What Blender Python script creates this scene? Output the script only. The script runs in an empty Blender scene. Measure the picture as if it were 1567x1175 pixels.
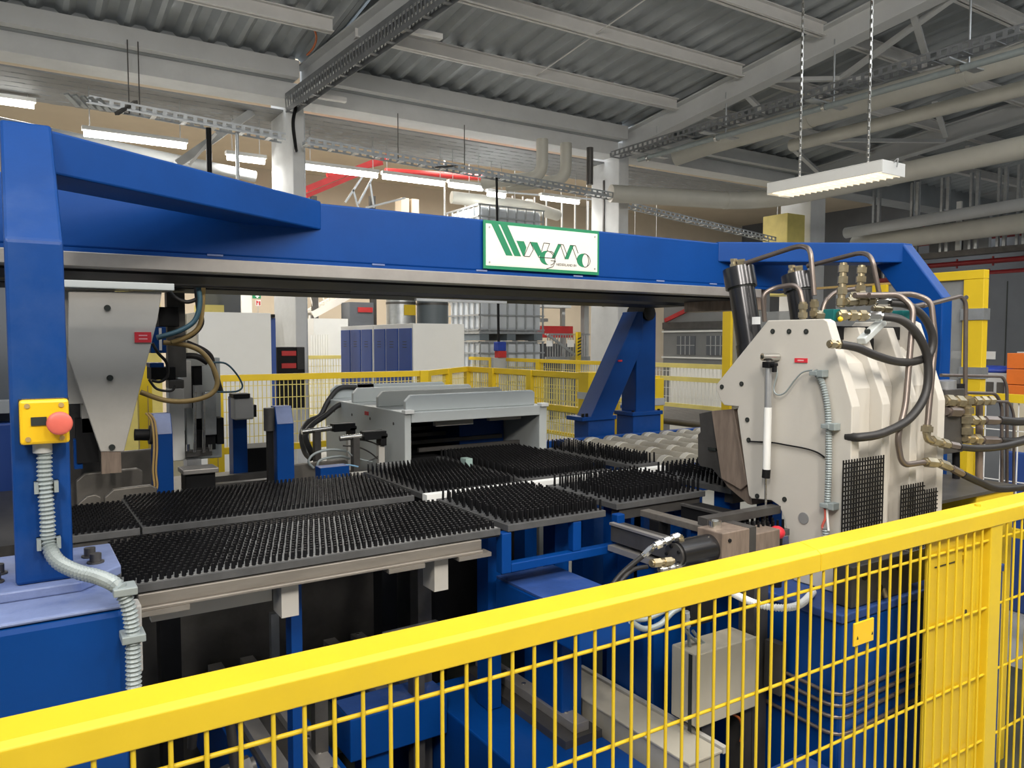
import bpy, bmesh, math, random
from mathutils import Vector, Matrix
random.seed(7)
S = bpy.context.scene
COL = S.collection

# ------------------------------------------------------------------ camera
CAM_A, CAM_P = math.radians(57.0), math.atan(65.5 / 1185.0)
cd = bpy.data.cameras.new('camera'); cam = bpy.data.objects.new('camera', cd); COL.objects.link(cam)
fwd = Vector((math.cos(CAM_A) * math.cos(CAM_P), math.sin(CAM_A) * math.cos(CAM_P), -math.sin(CAM_P)))
rgt = Vector((math.sin(CAM_A), -math.cos(CAM_A), 0.0)); upv = rgt.cross(fwd)
cam.matrix_world = Matrix((
    (rgt.x, upv.x, -fwd.x, 0.0), (rgt.y, upv.y, -fwd.y, 0.0), (rgt.z, upv.z, -fwd.z, 1.65), (0, 0, 0, 1)))
cd.sensor_fit = 'HORIZONTAL'; cd.sensor_width = 36.0; cd.lens = 1185.0 / 1567.0 * 36.0
cd.clip_start = 0.05; cd.clip_end = 200
S.camera = cam

# ------------------------------------------------------------------ world, lights, exposure
W = bpy.data.worlds.new('world'); S.world = W; W.use_nodes = True
bg = W.node_tree.nodes['Background']; bg.inputs[0].default_value = (0.92, 0.96, 1.0, 1); bg.inputs[1].default_value = 2.1
def area(name, loc, target, sx, sy, power, col=(1, 0.97, 0.93)):
    l = bpy.data.lights.new(name, 'AREA'); l.shape = 'RECTANGLE'; l.size = sx; l.size_y = sy; l.energy = power; l.color = col
    o = bpy.data.objects.new(name, l); COL.objects.link(o); o.location = loc
    o.rotation_euler = (Vector(target) - Vector(loc)).to_track_quat('-Z', 'Y').to_euler()
    return o
# added unseen lights: key over the aisle, fill in the far hall
area('added_aisle_key', (0.7, -0.95, 3.92), (2.7, 1.6, 1.4), 0.3, 1.3, 75, (1, 0.94, 0.86))
area('added_aisle_key', (2.4, -0.95, 3.92), (3.0, 1.6, 1.4), 0.3, 1.3, 65, (1, 0.94, 0.86))
area('added_aisle_key', (-1.2, -0.95, 3.92), (2.6, 1.7, 1.6), 0.3, 1.3, 95, (1, 0.94, 0.86))
area('added_aisle_key', (4.3, -0.95, 3.92), (4.0, 0.8, 0), 0.3, 1.3, 60, (1, 0.94, 0.86))
area('added_hall_fill', (3.0, 13.5, 5.3), (3.0, 13.5, 0), 6.0, 1.5, 300, (1, 0.92, 0.82))  # fill added for the far hall, no fixture belongs to it
area('added_hall_fill', (10.0, 13.5, 5.3), (10.0, 13.5, 0), 6.0, 1.5, 280, (1, 0.92, 0.82))
S.view_settings.view_transform = 'Standard'; S.view_settings.look = 'None'
S.view_settings.gamma = 1.0; S.view_settings.use_curve_mapping = False
S.view_settings.exposure = 0.36

# ------------------------------------------------------------------ materials (all procedural)
MATS = {}
def mat(name, col, rough=0.5, metal=0.0, var=0.08, scale=6.0, bump=0.0, bscale=40.0, alpha=1.0, trans=0.0, emit=0.0, dirt=None, dirt_amt=0.0, stretch=None, coat=0.0, spec=0.5):
    m = bpy.data.materials.new(name); m.use_nodes = True; nt = m.node_tree; N = nt.nodes; Lk = nt.links
    b = N['Principled BSDF']; b.inputs['Roughness'].default_value = rough; b.inputs['Metallic'].default_value = metal; b.inputs['Specular IOR Level'].default_value = spec
    tc = N.new('ShaderNodeTexCoord'); src = tc.outputs['Object']
    if stretch:
        mp = N.new('ShaderNodeMapping'); mp.inputs['Scale'].default_value = stretch; Lk.new(src, mp.inputs['Vector']); src = mp.outputs['Vector']
    n = N.new('ShaderNodeTexNoise'); n.inputs['Scale'].default_value = scale; n.inputs['Detail'].default_value = 5; n.inputs['Roughness'].default_value = 0.6
    Lk.new(src, n.inputs['Vector'])
    r = N.new('ShaderNodeValToRGB'); e = r.color_ramp.elements
    e[0].position = 0.3; e[1].position = 0.7
    e[0].color = tuple(max(0, c * (1 - var)) for c in col) + (1,); e[1].color = tuple(min(1, c * (1 + var)) for c in col) + (1,)
    Lk.new(n.outputs['Fac'], r.inputs['Fac']); out = r.outputs['Color']
    if dirt:
        n2 = N.new('ShaderNodeTexNoise'); n2.inputs['Scale'].default_value = scale * 0.45; n2.inputs['Detail'].default_value = 8; n2.inputs['Roughness'].default_value = 0.7
        Lk.new(tc.outputs['Object'], n2.inputs['Vector'])
        r2 = N.new('ShaderNodeValToRGB'); r2.color_ramp.elements[0].position = 0.52; r2.color_ramp.elements[1].position = 0.72
        r2.color_ramp.elements[0].color = (0, 0, 0, 1); r2.color_ramp.elements[1].color = (dirt_amt,) * 3 + (1,)
        Lk.new(n2.outputs['Fac'], r2.inputs['Fac'])
        mx = N.new('ShaderNodeMix'); mx.data_type = 'RGBA'; Lk.new(r2.outputs['Color'], mx.inputs['Factor']); Lk.new(out, mx.inputs['A']); mx.inputs['B'].default_value = tuple(dirt) + (1,)
        out = mx.outputs['Result']
    Lk.new(out, b.inputs['Base Color'])
    if bump > 0:
        n3 = N.new('ShaderNodeTexNoise'); n3.inputs['Scale'].default_value = bscale; n3.inputs['Detail'].default_value = 3; Lk.new(src, n3.inputs['Vector'])
        bp = N.new('ShaderNodeBump'); bp.inputs['Strength'].default_value = bump; bp.inputs['Distance'].default_value = 0.01
        Lk.new(n3.outputs['Fac'], bp.inputs['Height']); Lk.new(bp.outputs['Normal'], b.inputs['Normal'])
    if alpha < 1: b.inputs['Alpha'].default_value = alpha
    if trans > 0: b.inputs['Transmission Weight'].default_value = trans
    if coat > 0: b.inputs['Coat Weight'].default_value = coat
    if emit > 0:
        Lk.new(out, b.inputs['Emission Color']); b.inputs['Emission Strength'].default_value = emit
    MATS[name] = m
    return m
mat('blue', (0.0008, 0.047, 0.225), 0.42, 0, 0.08, 5, 0.02, 90, spec=0.25)
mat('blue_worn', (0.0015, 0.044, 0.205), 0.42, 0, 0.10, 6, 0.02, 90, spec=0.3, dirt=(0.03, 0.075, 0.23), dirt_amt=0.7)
mat('blue_greyed', (0.02, 0.06, 0.22), 0.55, 0, 0.2, 9, 0.15, 60, dirt=(0.12, 0.14, 0.2), dirt_amt=0.6)  # greyer mottled blue used on top faces
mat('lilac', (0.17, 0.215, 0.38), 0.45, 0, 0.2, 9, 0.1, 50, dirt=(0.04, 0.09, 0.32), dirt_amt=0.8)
mat('yellow', (0.72, 0.50, 0.016), 0.45, 0, 0.05, 5, 0.03, 60, dirt=(0.56, 0.39, 0.03), dirt_amt=0.3)
mat('yellow_pale', (0.78, 0.66, 0.2), 0.5, 0, 0.08, 6)
mat('yellow_box', (0.85, 0.52, 0.01), 0.4, 0, 0.04, 10)
mat('cream', (0.55, 0.52, 0.465), 0.48, 0, 0.03, 3, 0.04, 50, dirt=(0.46, 0.42, 0.36), dirt_amt=0.35)
mat('beige', (0.50, 0.46, 0.37), 0.55, 0, 0.06, 4, dirt=(0.36, 0.32, 0.25), dirt_amt=0.5)
mat('greige', (0.50, 0.48, 0.44), 0.5, 0.0, 0.06, 4, 0.03, 40, dirt=(0.34, 0.32, 0.28), dirt_amt=0.5)
mat('hood_grey', (0.52, 0.55, 0.54), 0.42, 0, 0.04, 4)
mat('white', (0.80, 0.80, 0.77), 0.5, 0, 0.03, 3)
mat('concrete', (0.68, 0.69, 0.69), 0.8, 0, 0.07, 3, 0.15, 30)
mat('roof_paint', (0.62, 0.63, 0.63), 0.6, 0, 0.06, 2)
mat('roof_sheet', (0.37, 0.395, 0.41), 0.5, 0.15, 0.14, 1.6)
mat('steel_paint', (0.74, 0.73, 0.71), 0.55, 0, 0.05, 4)
mat('galv', (0.48, 0.50, 0.51), 0.38, 0.75, 0.15, 12)
mat('tray_dark', (0.24, 0.25, 0.26), 0.5, 0.5, 0.15, 12)
mat('duct', (0.58, 0.565, 0.50), 0.5, 0.1, 0.06, 3)
mat('black', (0.009, 0.009, 0.010), 0.55, 0, 0.2, 10, spec=0.2)
mat('rubber', (0.016, 0.016, 0.017), 0.55, 0, 0.2, 12)
mat('bristle', (0.006, 0.006, 0.007), 0.5, 0, 0.3, 20, spec=0.2)
mat('bristle_base', (0.075, 0.075, 0.075), 0.6, 0, 0.2, 20)
mat('bristle_light', (0.26, 0.26, 0.25), 0.5, 0, 0.2, 20)
mat('gunmetal', (0.055, 0.055, 0.058), 0.24, 0.75, 0.1, 8)
mat('die_steel', (0.29, 0.225, 0.18), 0.45, 0.4, 0.22, 9, stretch=(6, 6, 1))
mat('dark_steel', (0.10, 0.095, 0.09), 0.45, 0.5, 0.2, 9)
mat('bar_steel', (0.31, 0.28, 0.245), 0.38, 0.6, 0.12, 8, stretch=(1, 6, 6))
mat('fin_steel', (0.14, 0.13, 0.115), 0.5, 0.4, 0.2, 8)
mat('rail_steel', (0.36, 0.34, 0.32), 0.4, 0.5, 0.12, 8)
mat('chrome', (0.62, 0.61, 0.58), 0.2, 0.95, 0.08, 10)
mat('brass', (0.50, 0.42, 0.27), 0.3, 0.85, 0.2, 30)
mat('olive_brass', (0.36, 0.31, 0.21), 0.35, 0.8, 0.25, 30)
mat('copper_tube', (0.20, 0.165, 0.145), 0.36, 0.65, 0.12, 15)
mat('hose', (0.022, 0.020, 0.019), 0.5, 0, 0.2, 20)
mat('conduit', (0.30, 0.34, 0.34), 0.42, 0.2, 0.06, 20)
mat('alu', (0.55, 0.56, 0.57), 0.35, 0.8, 0.08, 15)
mat('red', (0.52, 0.03, 0.03), 0.5, 0, 0.12, 6)
mat('red_dark', (0.24, 0.015, 0.018), 0.5, 0, 0.12, 6)
mat('red_pink', (0.66, 0.13, 0.095), 0.45, 0, 0.1, 30)
mat('red_tag', (0.66, 0.03, 0.045), 0.5, 0, 0.04, 20)
mat('red_light', (0.85, 0.45, 0.45), 0.5)
mat('teal', (0.008, 0.13, 0.13), 0.4, 0, 0.1, 10)
mat('tan_cable', (0.40, 0.27, 0.10), 0.5, 0, 0.1, 20)
mat('teal_cable', (0.05, 0.12, 0.16), 0.45, 0, 0.1, 20)
mat('roller', (0.30, 0.28, 0.23), 0.5, 0.15, 0.12, 14, dirt=(0.22, 0.2, 0.16), dirt_amt=0.7)
mat('roller_ring', (0.60, 0.58, 0.52), 0.4, 0.3, 0.1, 14)
mat('locker_blue', (0.028, 0.075, 0.30), 0.45, 0, 0.06, 3)
mat('ibc_white', (0.60, 0.64, 0.68), 0.4, 0, 0.06, 2, alpha=1.0)
mat('ibc_dark', (0.15, 0.18, 0.20), 0.5, 0, 0.1, 2)
mat('floor', (0.34, 0.345, 0.335), 0.45, 0, 0.15, 1.2, 0.05, 30, dirt=(0.24, 0.24, 0.23), dirt_amt=0.6)
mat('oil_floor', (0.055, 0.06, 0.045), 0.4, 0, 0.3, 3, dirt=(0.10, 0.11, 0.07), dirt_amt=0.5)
mat('warm_wall', (0.62, 0.54, 0.42), 0.8, 0, 0.06, 1.0)
mat('dark_wall', (0.12, 0.13, 0.145), 0.7, 0, 0.15, 1.0)
mat('grey_panel', (0.42, 0.43, 0.43), 0.6, 0, 0.08, 2)
mat('dark_panel', (0.22, 0.225, 0.225), 0.6, 0, 0.1, 2)
mat('sign_cream', (0.80, 0.76, 0.69), 0.45, 0, 0.02, 10)
mat('sign_green', (0.012, 0.21, 0.095), 0.45, 0, 0.06, 10)
mat('sign_light', (0.70, 0.86, 0.70), 0.45, 0, 0.02, 10)
mat('exit_green', (0.01, 0.25, 0.10), 0.5)
mat('ink', (0.02, 0.025, 0.022), 0.5)
mat('lamp_tube', (1.0, 0.98, 0.93), 0.3, 0, 0.0, 3, emit=7.0)
mat('lamp_louvre', (0.95, 0.86, 0.70), 0.4, 0, 0.05, 30, emit=0.55)
mat('clear_panel', (0.30, 0.31, 0.31), 0.2, 0, 0.2, 3, alpha=0.62)
mat('orange', (0.62, 0.14, 0.015), 0.5, 0, 0.1, 6)
mat('orange_cable', (0.62, 0.16, 0.04), 0.5)
mat('blue_tarp', (0.02, 0.05, 0.32), 0.4, 0, 0.2, 8)
mat('pale_blue', (0.18, 0.36, 0.55), 0.5)
mat('mint', (0.36, 0.50, 0.47), 0.5)
mat('paper', (0.85, 0.85, 0.83), 0.6, 0, 0.02)

# ------------------------------------------------------------------ mesh helpers
class B:
    def __init__(s): s.v, s.f, s.sm = [], [], []
    def add(s, vs, fs, smooth=False):
        o = len(s.v); s.v += [tuple(p) for p in vs]
        for k in fs: s.f.append(tuple(i + o for i in k)); s.sm.append(smooth)
        return s
    def box(s, x0, y0, z0, x1, y1, z1):
        x0, x1 = min(x0, x1), max(x0, x1); y0, y1 = min(y0, y1), max(y0, y1); z0, z1 = min(z0, z1), max(z0, z1)
        return s.add([(x0,y0,z0),(x1,y0,z0),(x1,y1,z0),(x0,y1,z0),(x0,y0,z1),(x1,y0,z1),(x1,y1,z1),(x0,y1,z1)],
                     [(0,3,2,1),(4,5,6,7),(0,1,5,4),(1,2,6,5),(2,3,7,6),(3,0,4,7)])
    def prism(s, poly, ax, a, b):
        n = len(poly)
        def P(q, h):
            return {'x': (h, q[0], q[1]), 'y': (q[0], h, q[1]), 'z': (q[0], q[1], h)}[ax]
        return s.add([P(q, a) for q in poly] + [P(q, b) for q in poly],
                     [tuple(range(n))[::-1], tuple(range(n, 2 * n))] + [(i, (i + 1) % n, n + (i + 1) % n, n + i) for i in range(n)])
    def bar(s, p0, p1, w, h, upd=(0, 0, 1)):
        p0, p1 = Vector(p0), Vector(p1); d = (p1 - p0).normalized(); u = Vector(upd); sd = d.cross(u)
        if sd.length < 1e-4: sd = d.cross(Vector((1, 0, 0)))
        sd.normalize(); u = sd.cross(d)
        vs = []
        for p in (p0, p1):
            for a, c in ((-1,-1),(1,-1),(1,1),(-1,1)): vs.append(p + sd * (a * w / 2) + u * (c * h / 2))
        return s.add(vs, [(0,1,2,3),(7,6,5,4),(0,4,5,1),(1,5,6,2),(2,6,7,3),(3,7,4,0)])
    def cyl(s, p0, p1, r0, r1=None, n=14, smooth=True, caps=True):
        r1 = r0 if r1 is None else r1
        p0, p1 = Vector(p0), Vector(p1); d = (p1 - p0).normalized()
        a = d.orthogonal().normalized(); b = d.cross(a); vs = []
        for p, r in ((p0, r0), (p1, r1)):
            for i in range(n):
                t = 2 * math.pi * i / n; vs.append(p + (a * math.cos(t) + b * math.sin(t)) * r)
        s.add(vs, [(i, (i + 1) % n, n + (i + 1) % n, n + i) for i in range(n)], smooth)
        if caps: s.add(vs[:n], [tuple(range(n))[::-1]]); s.add(vs[n:], [tuple(range(n))])
        return s
    def tube(s, path, r, n=8, sub=0, smooth=True, ring=None):
        P = [Vector(p) for p in path]
        if sub: P = spline(P, sub)
        fr = None; rings = []
        for i, p in enumerate(P):
            d = (P[min(i + 1, len(P) - 1)] - P[max(i - 1, 0)]).normalized()
            if fr is None: fr = d.orthogonal().normalized()
            fr = (fr - d * fr.dot(d))
            if fr.length < 1e-5: fr = d.orthogonal()
            fr.normalize(); b = d.cross(fr)
            rr = r if ring is None else r * (ring[0] if i % 2 else ring[1])
            rings.append([p + (fr * math.cos(2 * math.pi * k / n) + b * math.sin(2 * math.pi * k / n)) * rr for k in range(n)])
        vs = [q for g in rings for q in g]; fs = []
        for i in range(len(P) - 1):
            for k in range(n): fs.append((i * n + k, i * n + (k + 1) % n, (i + 1) * n + (k + 1) % n, (i + 1) * n + k))
        s.add(vs, fs, smooth and ring is None); s.add(rings[0], [tuple(range(n))[::-1]]); s.add(rings[-1], [tuple(range(n))])
        return s
    def hexn(s, p0, p1, r): return s.cyl(p0, p1, r, n=6, smooth=False)
    def ball(s, c, r, n=10, m=6, sx=1, sy=1, sz=1):
        vs = []; fs = []
        for j in range(m + 1):
            ph = math.pi * j / m
            for i in range(n):
                t = 2 * math.pi * i / n; vs.append((c[0] + sx * r * math.sin(ph) * math.cos(t), c[1] + sy * r * math.sin(ph) * math.sin(t), c[2] + sz * r * math.cos(ph)))
        for j in range(m):
            for i in range(n): fs.append((j * n + i, j * n + (i + 1) % n, (j + 1) * n + (i + 1) % n, (j + 1) * n + i))
        return s.add(vs, fs, True)
    def build(s, name, m, parent=None, bevel=0.0, seg=2):
        me = bpy.data.meshes.new(name); me.from_pydata(s.v, [], s.f)
        for p, sm in zip(me.polygons, s.sm): p.use_smooth = sm
        bm = bmesh.new(); bm.from_mesh(me); bmesh.ops.recalc_face_normals(bm, faces=bm.faces); bm.to_mesh(me); bm.free()
        me.materials.append(MATS[m]); o = bpy.data.objects.new(name, me); COL.objects.link(o)
        if parent is not None: attach(o, parent)
        if bevel > 0:
            md = o.modifiers.new('bevel', 'BEVEL'); md.width = bevel; md.segments = seg; md.limit_method = 'ANGLE'; md.angle_limit = math.radians(40); md.harden_normals = False
        return o
def spline(P, sub):
    P = [Vector(p) for p in P]; out = []
    for i in range(len(P) - 1):
        p0, p1, p2, p3 = P[max(i - 1, 0)], P[i], P[i + 1], P[min(i + 2, len(P) - 1)]
        for k in range(sub):
            t = k / sub; out.append(0.5 * ((2 * p1) + (p2 - p0) * t + (2 * p0 - 5 * p1 + 4 * p2 - p3) * t * t + (3 * p1 - p0 - 3 * p2 + p3) * t ** 3))
    out.append(P[-1]); return out
def fillet(P, r, k=5):
    """straight runs with rounded bends, as a bent tube has"""
    P = [Vector(p) for p in P]; out = [P[0]]
    for i in range(1, len(P) - 1):
        a, c = (P[i - 1] - P[i]), (P[i + 1] - P[i]); q = min(r, a.length * 0.48, c.length * 0.48)
        s0, s1 = P[i] + a.normalized() * q, P[i] + c.normalized() * q
        for j in range(k + 1):
            t = j / k; out.append(s0 * (1 - t) ** 2 + P[i] * (2 * t * (1 - t)) + s1 * t * t)
    out.append(P[-1]); return out
BASE = {}
def attach(o, parent):
    o.parent = parent
    b = BASE.get(parent.name)
    o.matrix_parent_inverse = Matrix.Translation(-b) if b is not None else Matrix.Identity(4)
def thing(name, label, cat, loc=(0, 0, 0), group=None, kind=None):
    o = bpy.data.objects.new(name, None); COL.objects.link(o); o.location = loc; o.empty_display_size = 0.1
    BASE[o.name] = Vector(loc); return tag(o, label, cat, group, kind)
def tag(o, label, cat=None, group=None, kind=None):
    o['label'] = label
    if cat: o['category'] = cat
    if group: o['group'] = group
    if kind: o['kind'] = kind
    return o
def struct(o, label=None):
    o['kind'] = 'structure'
    if label: o['label'] = label
    return o
def piece(o, loc, parent):
    """another copy of a small piece, sharing its mesh"""
    c = o.copy(); COL.objects.link(c); c.parent = parent; c.matrix_parent_inverse = o.matrix_parent_inverse.copy(); c.location = loc
    return c
def dup(root, delta, label=None):
    """copy of a thing with its parts and sub-parts, shifted by delta"""
    r = root.copy(); COL.objects.link(r); r.location = root.location + Vector(delta); BASE[r.name] = Vector(r.location)
    if label: r['label'] = label
    for ch in list(root.children):
        c = ch.copy(); COL.objects.link(c); c.parent = r; c.matrix_parent_inverse = ch.matrix_parent_inverse.copy()
        for g in list(ch.children):
            d = g.copy(); COL.objects.link(d); d.parent = c; d.matrix_parent_inverse = g.matrix_parent_inverse.copy()
    return r


# ================================================================== THE HALL
struct(B().box(-8, -6, -0.05, 30, 26, 0.0).build('floor', 'floor'), 'grey sealed industrial hall floor')
def zroof(y): return 4.90 + 0.11 * (9.3 - y)
# corrugated roof sheets, ribs running up the slope; one sheet run per bay
def roof_bay(x0, x1, y0, y1):
    b = B(); x = x0; p = 0.275; d = 0.06; prof = []
    while x < x1 - 0.01:
        prof += [(x, 0), (x + 0.05, 0.0), (x + 0.115, d), (x + 0.21, d)]; x += p
    prof.append((min(x, x1 + 0.1), 0))
    vs = []
    for px, h in prof: vs += [(px, y0, zroof(y0) + h), (px, y1, zroof(y1) + h)]
    b.add(vs, [(2 * i, 2 * i + 1, 2 * i + 3, 2 * i + 2) for i in range(len(prof) - 1)])
    return b
roof = bpy.data.objects.new('ceiling', None); COL.objects.link(roof); struct(roof, 'sloping grey corrugated metal roof on steel purlins')
BASE[roof.name] = Vector((0, 0, 0))
for x0, x1 in ((-4.4, 3.08), (3.08, 8.02), (8.02, 13.1), (13.1, 18.5)):
    for y0, y1 in ((2.2, 5.68), (5.68, 9.2)):
        roof_bay(x0, x1, y0, y1).build('roof_sheet', 'roof_sheet', roof)
# far shed: slope falling back the other way beyond the ridge
B().box(-6, -6, 5.60, 19, -0.9, 5.66).build('roof_sheet', 'roof_sheet', roof)
B().box(-6, -0.98, 5.3, 19, -0.9, 5.66).build('skylight_kerb', 'roof_paint', roof); B().box(-6, 2.2, zroof(2.2) - 0.1, 19, 2.26, zroof(2.2) + 0.12).build('skylight_kerb', 'roof_paint', roof)
for i in range(11): x = -5 + i * 2.3; B().bar((x, 2.2, zroof(2.2)), (x, -0.95, 5.62), 0.06, 0.1).build('skylight_bar', 'roof_paint', roof)
# purlins
def purlin(x0, x1, y):
    z = zroof(y) - 0.015
    b = B(); b.box(x0, y - 0.05, z - 0.15, x1, y + 0.05, z - 0.138); b.box(x0, y - 0.006, z - 0.15, x1, y + 0.006, z); b.box(x0, y - 0.05, z - 0.012, x1, y + 0.05, z)
    return b.build('purlin', 'steel_paint', roof)
for y in (8.0, 6.85, 5.68, 4.5, 3.3):
    for x0, x1 in ((-4.4, 2.95), (3.2, 7.94), (8.1, 12.9), (13.1, 18)):
        purlin(x0, x1, y)
# thin sag rods between purlins
for x in (1.0, 5.55, 10.4):
    B().cyl((x, 8.0, zroof(8.0) - 0.13), (x, 3.3, zroof(3.3) - 0.13), 0.008, n=6).build('sag_rod', 'steel_paint', roof)
# rafters
def rafter(pa, pb, name='rafter'):
    (xa, ya, za), (xb, yb, zb) = pa, pb
    r = B()
    for off, w, h in ((0, 0.20, 0.02), (0.14, 0.012, 0.26), (0.28, 0.20, 0.02)):
        r.bar((xa, ya, za + off), (xb, yb, zb + off), w, h)
    return r.build(name, 'roof_paint', roof)
rafter((3.03, 9.25, 4.58), (4.15, 2.4, 5.32))
rafter((8.05, 9.25, 4.54), (8.05, 2.4, 5.38))
rafter((12.5, 9.25, 4.50), (13.2, 2.4, 5.38))
# wind bracing in the roof plane between the rafters
for pts in ([(9.164,6.678,4.908),(8.212,4.337,5.166)], [(8.083,4.712,5.125),(9.633,5.388,5.05)], [(8.185,6.511,4.927),(9.352,5.926,4.991)], [(8.231,7.011,4.872),(8.934,7.318,4.838)], [(10.263,7.695,4.727),(12.597,6.757,4.83)], [(10.376,7.957,4.698),(12.479,8.826,4.602)], [(10.792,5.938,4.92),(12.357,6.61,4.846)], [(13.461,6.839,4.871),(14.55,6.837,4.871)]):
    B().bar(pts[0], pts[1], 0.07, 0.05).build('wind_brace', 'roof_paint', roof)
# eaves: steel edge channel and concrete tie beam on the column line
for x0, x1 in ((-4.4, 2.92), (3.12, 7.95), (8.2, 12.5)):
    b = B(); b.box(x0, 9.02, 4.70, x1, 9.05, 4.89); b.box(x0, 9.05, 4.87, x1, 9.14, 4.89); b.box(x0, 9.05, 4.70, x1, 9.14, 4.715)
    struct(b.build('eaves_channel', 'roof_paint'), 'grey steel channel along the roof eaves')
    struct(B().box(x0, 9.25, 4.50, x1, 9.60, 4.70).build('tie_beam', 'concrete'), 'pale concrete tie beam between the columns')
    struct(B().box(x0, 9.16, 4.702, x1, 9.62, 5.0).build('eaves_closure', 'roof_sheet'), 'dark closure strip above the tie beam')
# columns
for x0, x1, nm in ((2.92, 3.06, 1), (8.02, 8.22, 2), (12.75, 13.2, 3)):
    b = B(); b.box(x0, 9.3, 0, x1, 10.2 if nm == 1 else 9.98, 4.72)
    struct(b.build('column', 'concrete', bevel=0.012), 'tall pale grey building column')
    if nm != 3: struct(B().box(x1, 9.36, 0, x1 + 0.03, 9.46, 4.4).build('trim_%d' % nm, 'galv'), 'galvanised downpipe channel on the column edge')
struct(B().box(8.00, 9.64, 2.2, 8.02, 9.67, 4.2).build('trim_3', 'dark_steel'), 'dark vertical cable slot on the column')
struct(B().box(11.95, 9.2, 2.5, 12.45, 9.75, 3.98).build('trim_4', 'yellow_pale', bevel=0.01), 'yellow impact sleeve beside the far column')
# low slatted ceiling of the neighbouring hall
sl = bpy.data.objects.new('ceiling', None); COL.objects.link(sl); struct(sl, 'low ceiling of grey planks with light slits'); BASE[sl.name] = Vector((0, 0, 0))
y = 9.66; k = 0
while y < 10.85:
    z = 4.47
    B().box(-6, y, z, 12.4, y + 0.15, z + 0.02).build('ceiling_plank', 'dark_panel', sl)
    b = B(); x = -6 + (k % 2) * 0.2
    while x < 12.3:
        b.box(x, y + 0.15, z + 0.002, x + 0.13, y + 0.175, z + 0.018); x += 0.26
    b.build('plank_spacer', 'dark_panel', sl)
    y += 0.175; k += 1
struct(B().box(-6, 10.9, 5.55, 21, 18, 5.6).build('ceiling', 'warm_wall'), 'high beige ceiling of the neighbouring hall')
# end walls of the hall
struct(B().box(-8, 18.0, 0, 30, 18.2, 6).build('wall_back', 'warm_wall'), 'warm beige far wall of the hall')
struct(B().box(21, -6, 0, 21.2, 18, 6).build('wall_right', 'dark_wall'), 'dark grey end wall of the hall')
struct(B().box(-6.2, -6, 0, -6, 18, 6).build('wall_left', 'grey_panel'), 'grey panelled side wall')
struct(B().box(-6.2, -6.2, 0, 21.2, -6, 6).build('wall_front', 'grey_panel'), 'grey panelled wall behind the aisle')
struct(B().box(18.4, -6, 4.9, 21, 9.4, 5.66).build('wall_gable', 'grey_panel'), 'grey gable panel closing the end of the roof')
struct(B().box(12.2, 9.1, 4.5, 21, 9.6, 5.3).build('trim_5', 'roof_sheet'), 'dark closure above the far column line')

# ------------------------------------------------------------------ ducts and pipes under the roof
def duct(name, pts, r, m, label, fl=0.5, group=None, rings=()):
    t = thing(name, label, 'pipe', pts[0], group)
    B().tube(fillet(pts, fl, 8), r, 20).build('duct_run', m, t)
    for p, d in rings:
        p = Vector(p); d = Vector(d)
        B().cyl(p - d * 0.03, p + d * 0.03, r * 1.05, n=20).build('joint_band', m, t)
    return t
duct('air_duct', [(9.0, 1.0, 4.62), (9.0, 8.3, 4.62), (8.75, 8.85, 4.5)], 0.14, 'duct', 'wide beige air duct under the roof beside the cable tray', 0.5, rings=[((9, 4.6, 4.62), (0, 1, 0)), ((9, 6.6, 4.62), (0, 1, 0))])
duct('air_duct', [(9.42, 1.0, 4.42), (9.42, 6.6, 4.42), (9.40, 7.2, 4.42)], 0.085, 'duct', 'slim beige branch duct running below the wide duct', 0.5)
duct('air_duct', [(9.35, 1.5, 3.82), (10.1, 8.3, 3.85), (7.6, 9.0, 3.85)], 0.13, 'duct', 'big grey duct that turns a corner behind the pendant lamp', 0.8, rings=[((9.62, 4.0, 3.83), (0.11, 1, 0)), ((9.85, 6.0, 3.84), (0.11, 1, 0)), ((9.5, 8.46, 3.85), (-1, 0.27, 0))])
duct('air_duct', [(13.4, 2.0, 3.55), (13.7, 9.0, 3.5)], 0.16, 'duct', 'distant grey duct in front of the dark far racks', 0.4)
duct('air_duct', [(13.6, 2.0, 3.95), (13.4, 9.0, 3.7)], 0.10, 'roof_paint', 'distant thin grey pipe above the far duct', 0.4)
for i, (u, lab) in enumerate(((0, 'pale vent pipe elbow nearer the concrete column'), (0.42, 'pale vent pipe elbow beside its twin under the tie beam'))):
    x = 6.42 + u
    duct('vent_pipe', [(x, 9.1, 4.5), (x, 9.1, 3.98), (x - 0.6, 9.75, 3.93)], 0.085, 'duct', lab, 0.2, 'vent pipe elbows')
b = thing('vent_pipe', 'straight dark vent pipe right of the two elbows', 'pipe', (7.25, 9.1, 4.0)); B().cyl((7.28, 9.1, 3.96), (7.28, 9.1, 4.5), 0.05).build('duct_run', 'dark_steel', b)
vd = duct('air_duct', [(6.1, 11.2, 3.98), (7.4, 10.95, 3.93), (8.3, 11.3, 3.9)], 0.10, 'duct', 'pale duct curving behind the strip lights', 0.4)
for x, y in ((6.4, 11.14), (7.2, 11.0)): B().cyl((x, y, 4.0), (x, y, 4.47 if y < 10.85 else 5.55), 0.006, n=6).build('hanger_rod', 'galv', vd)

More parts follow.
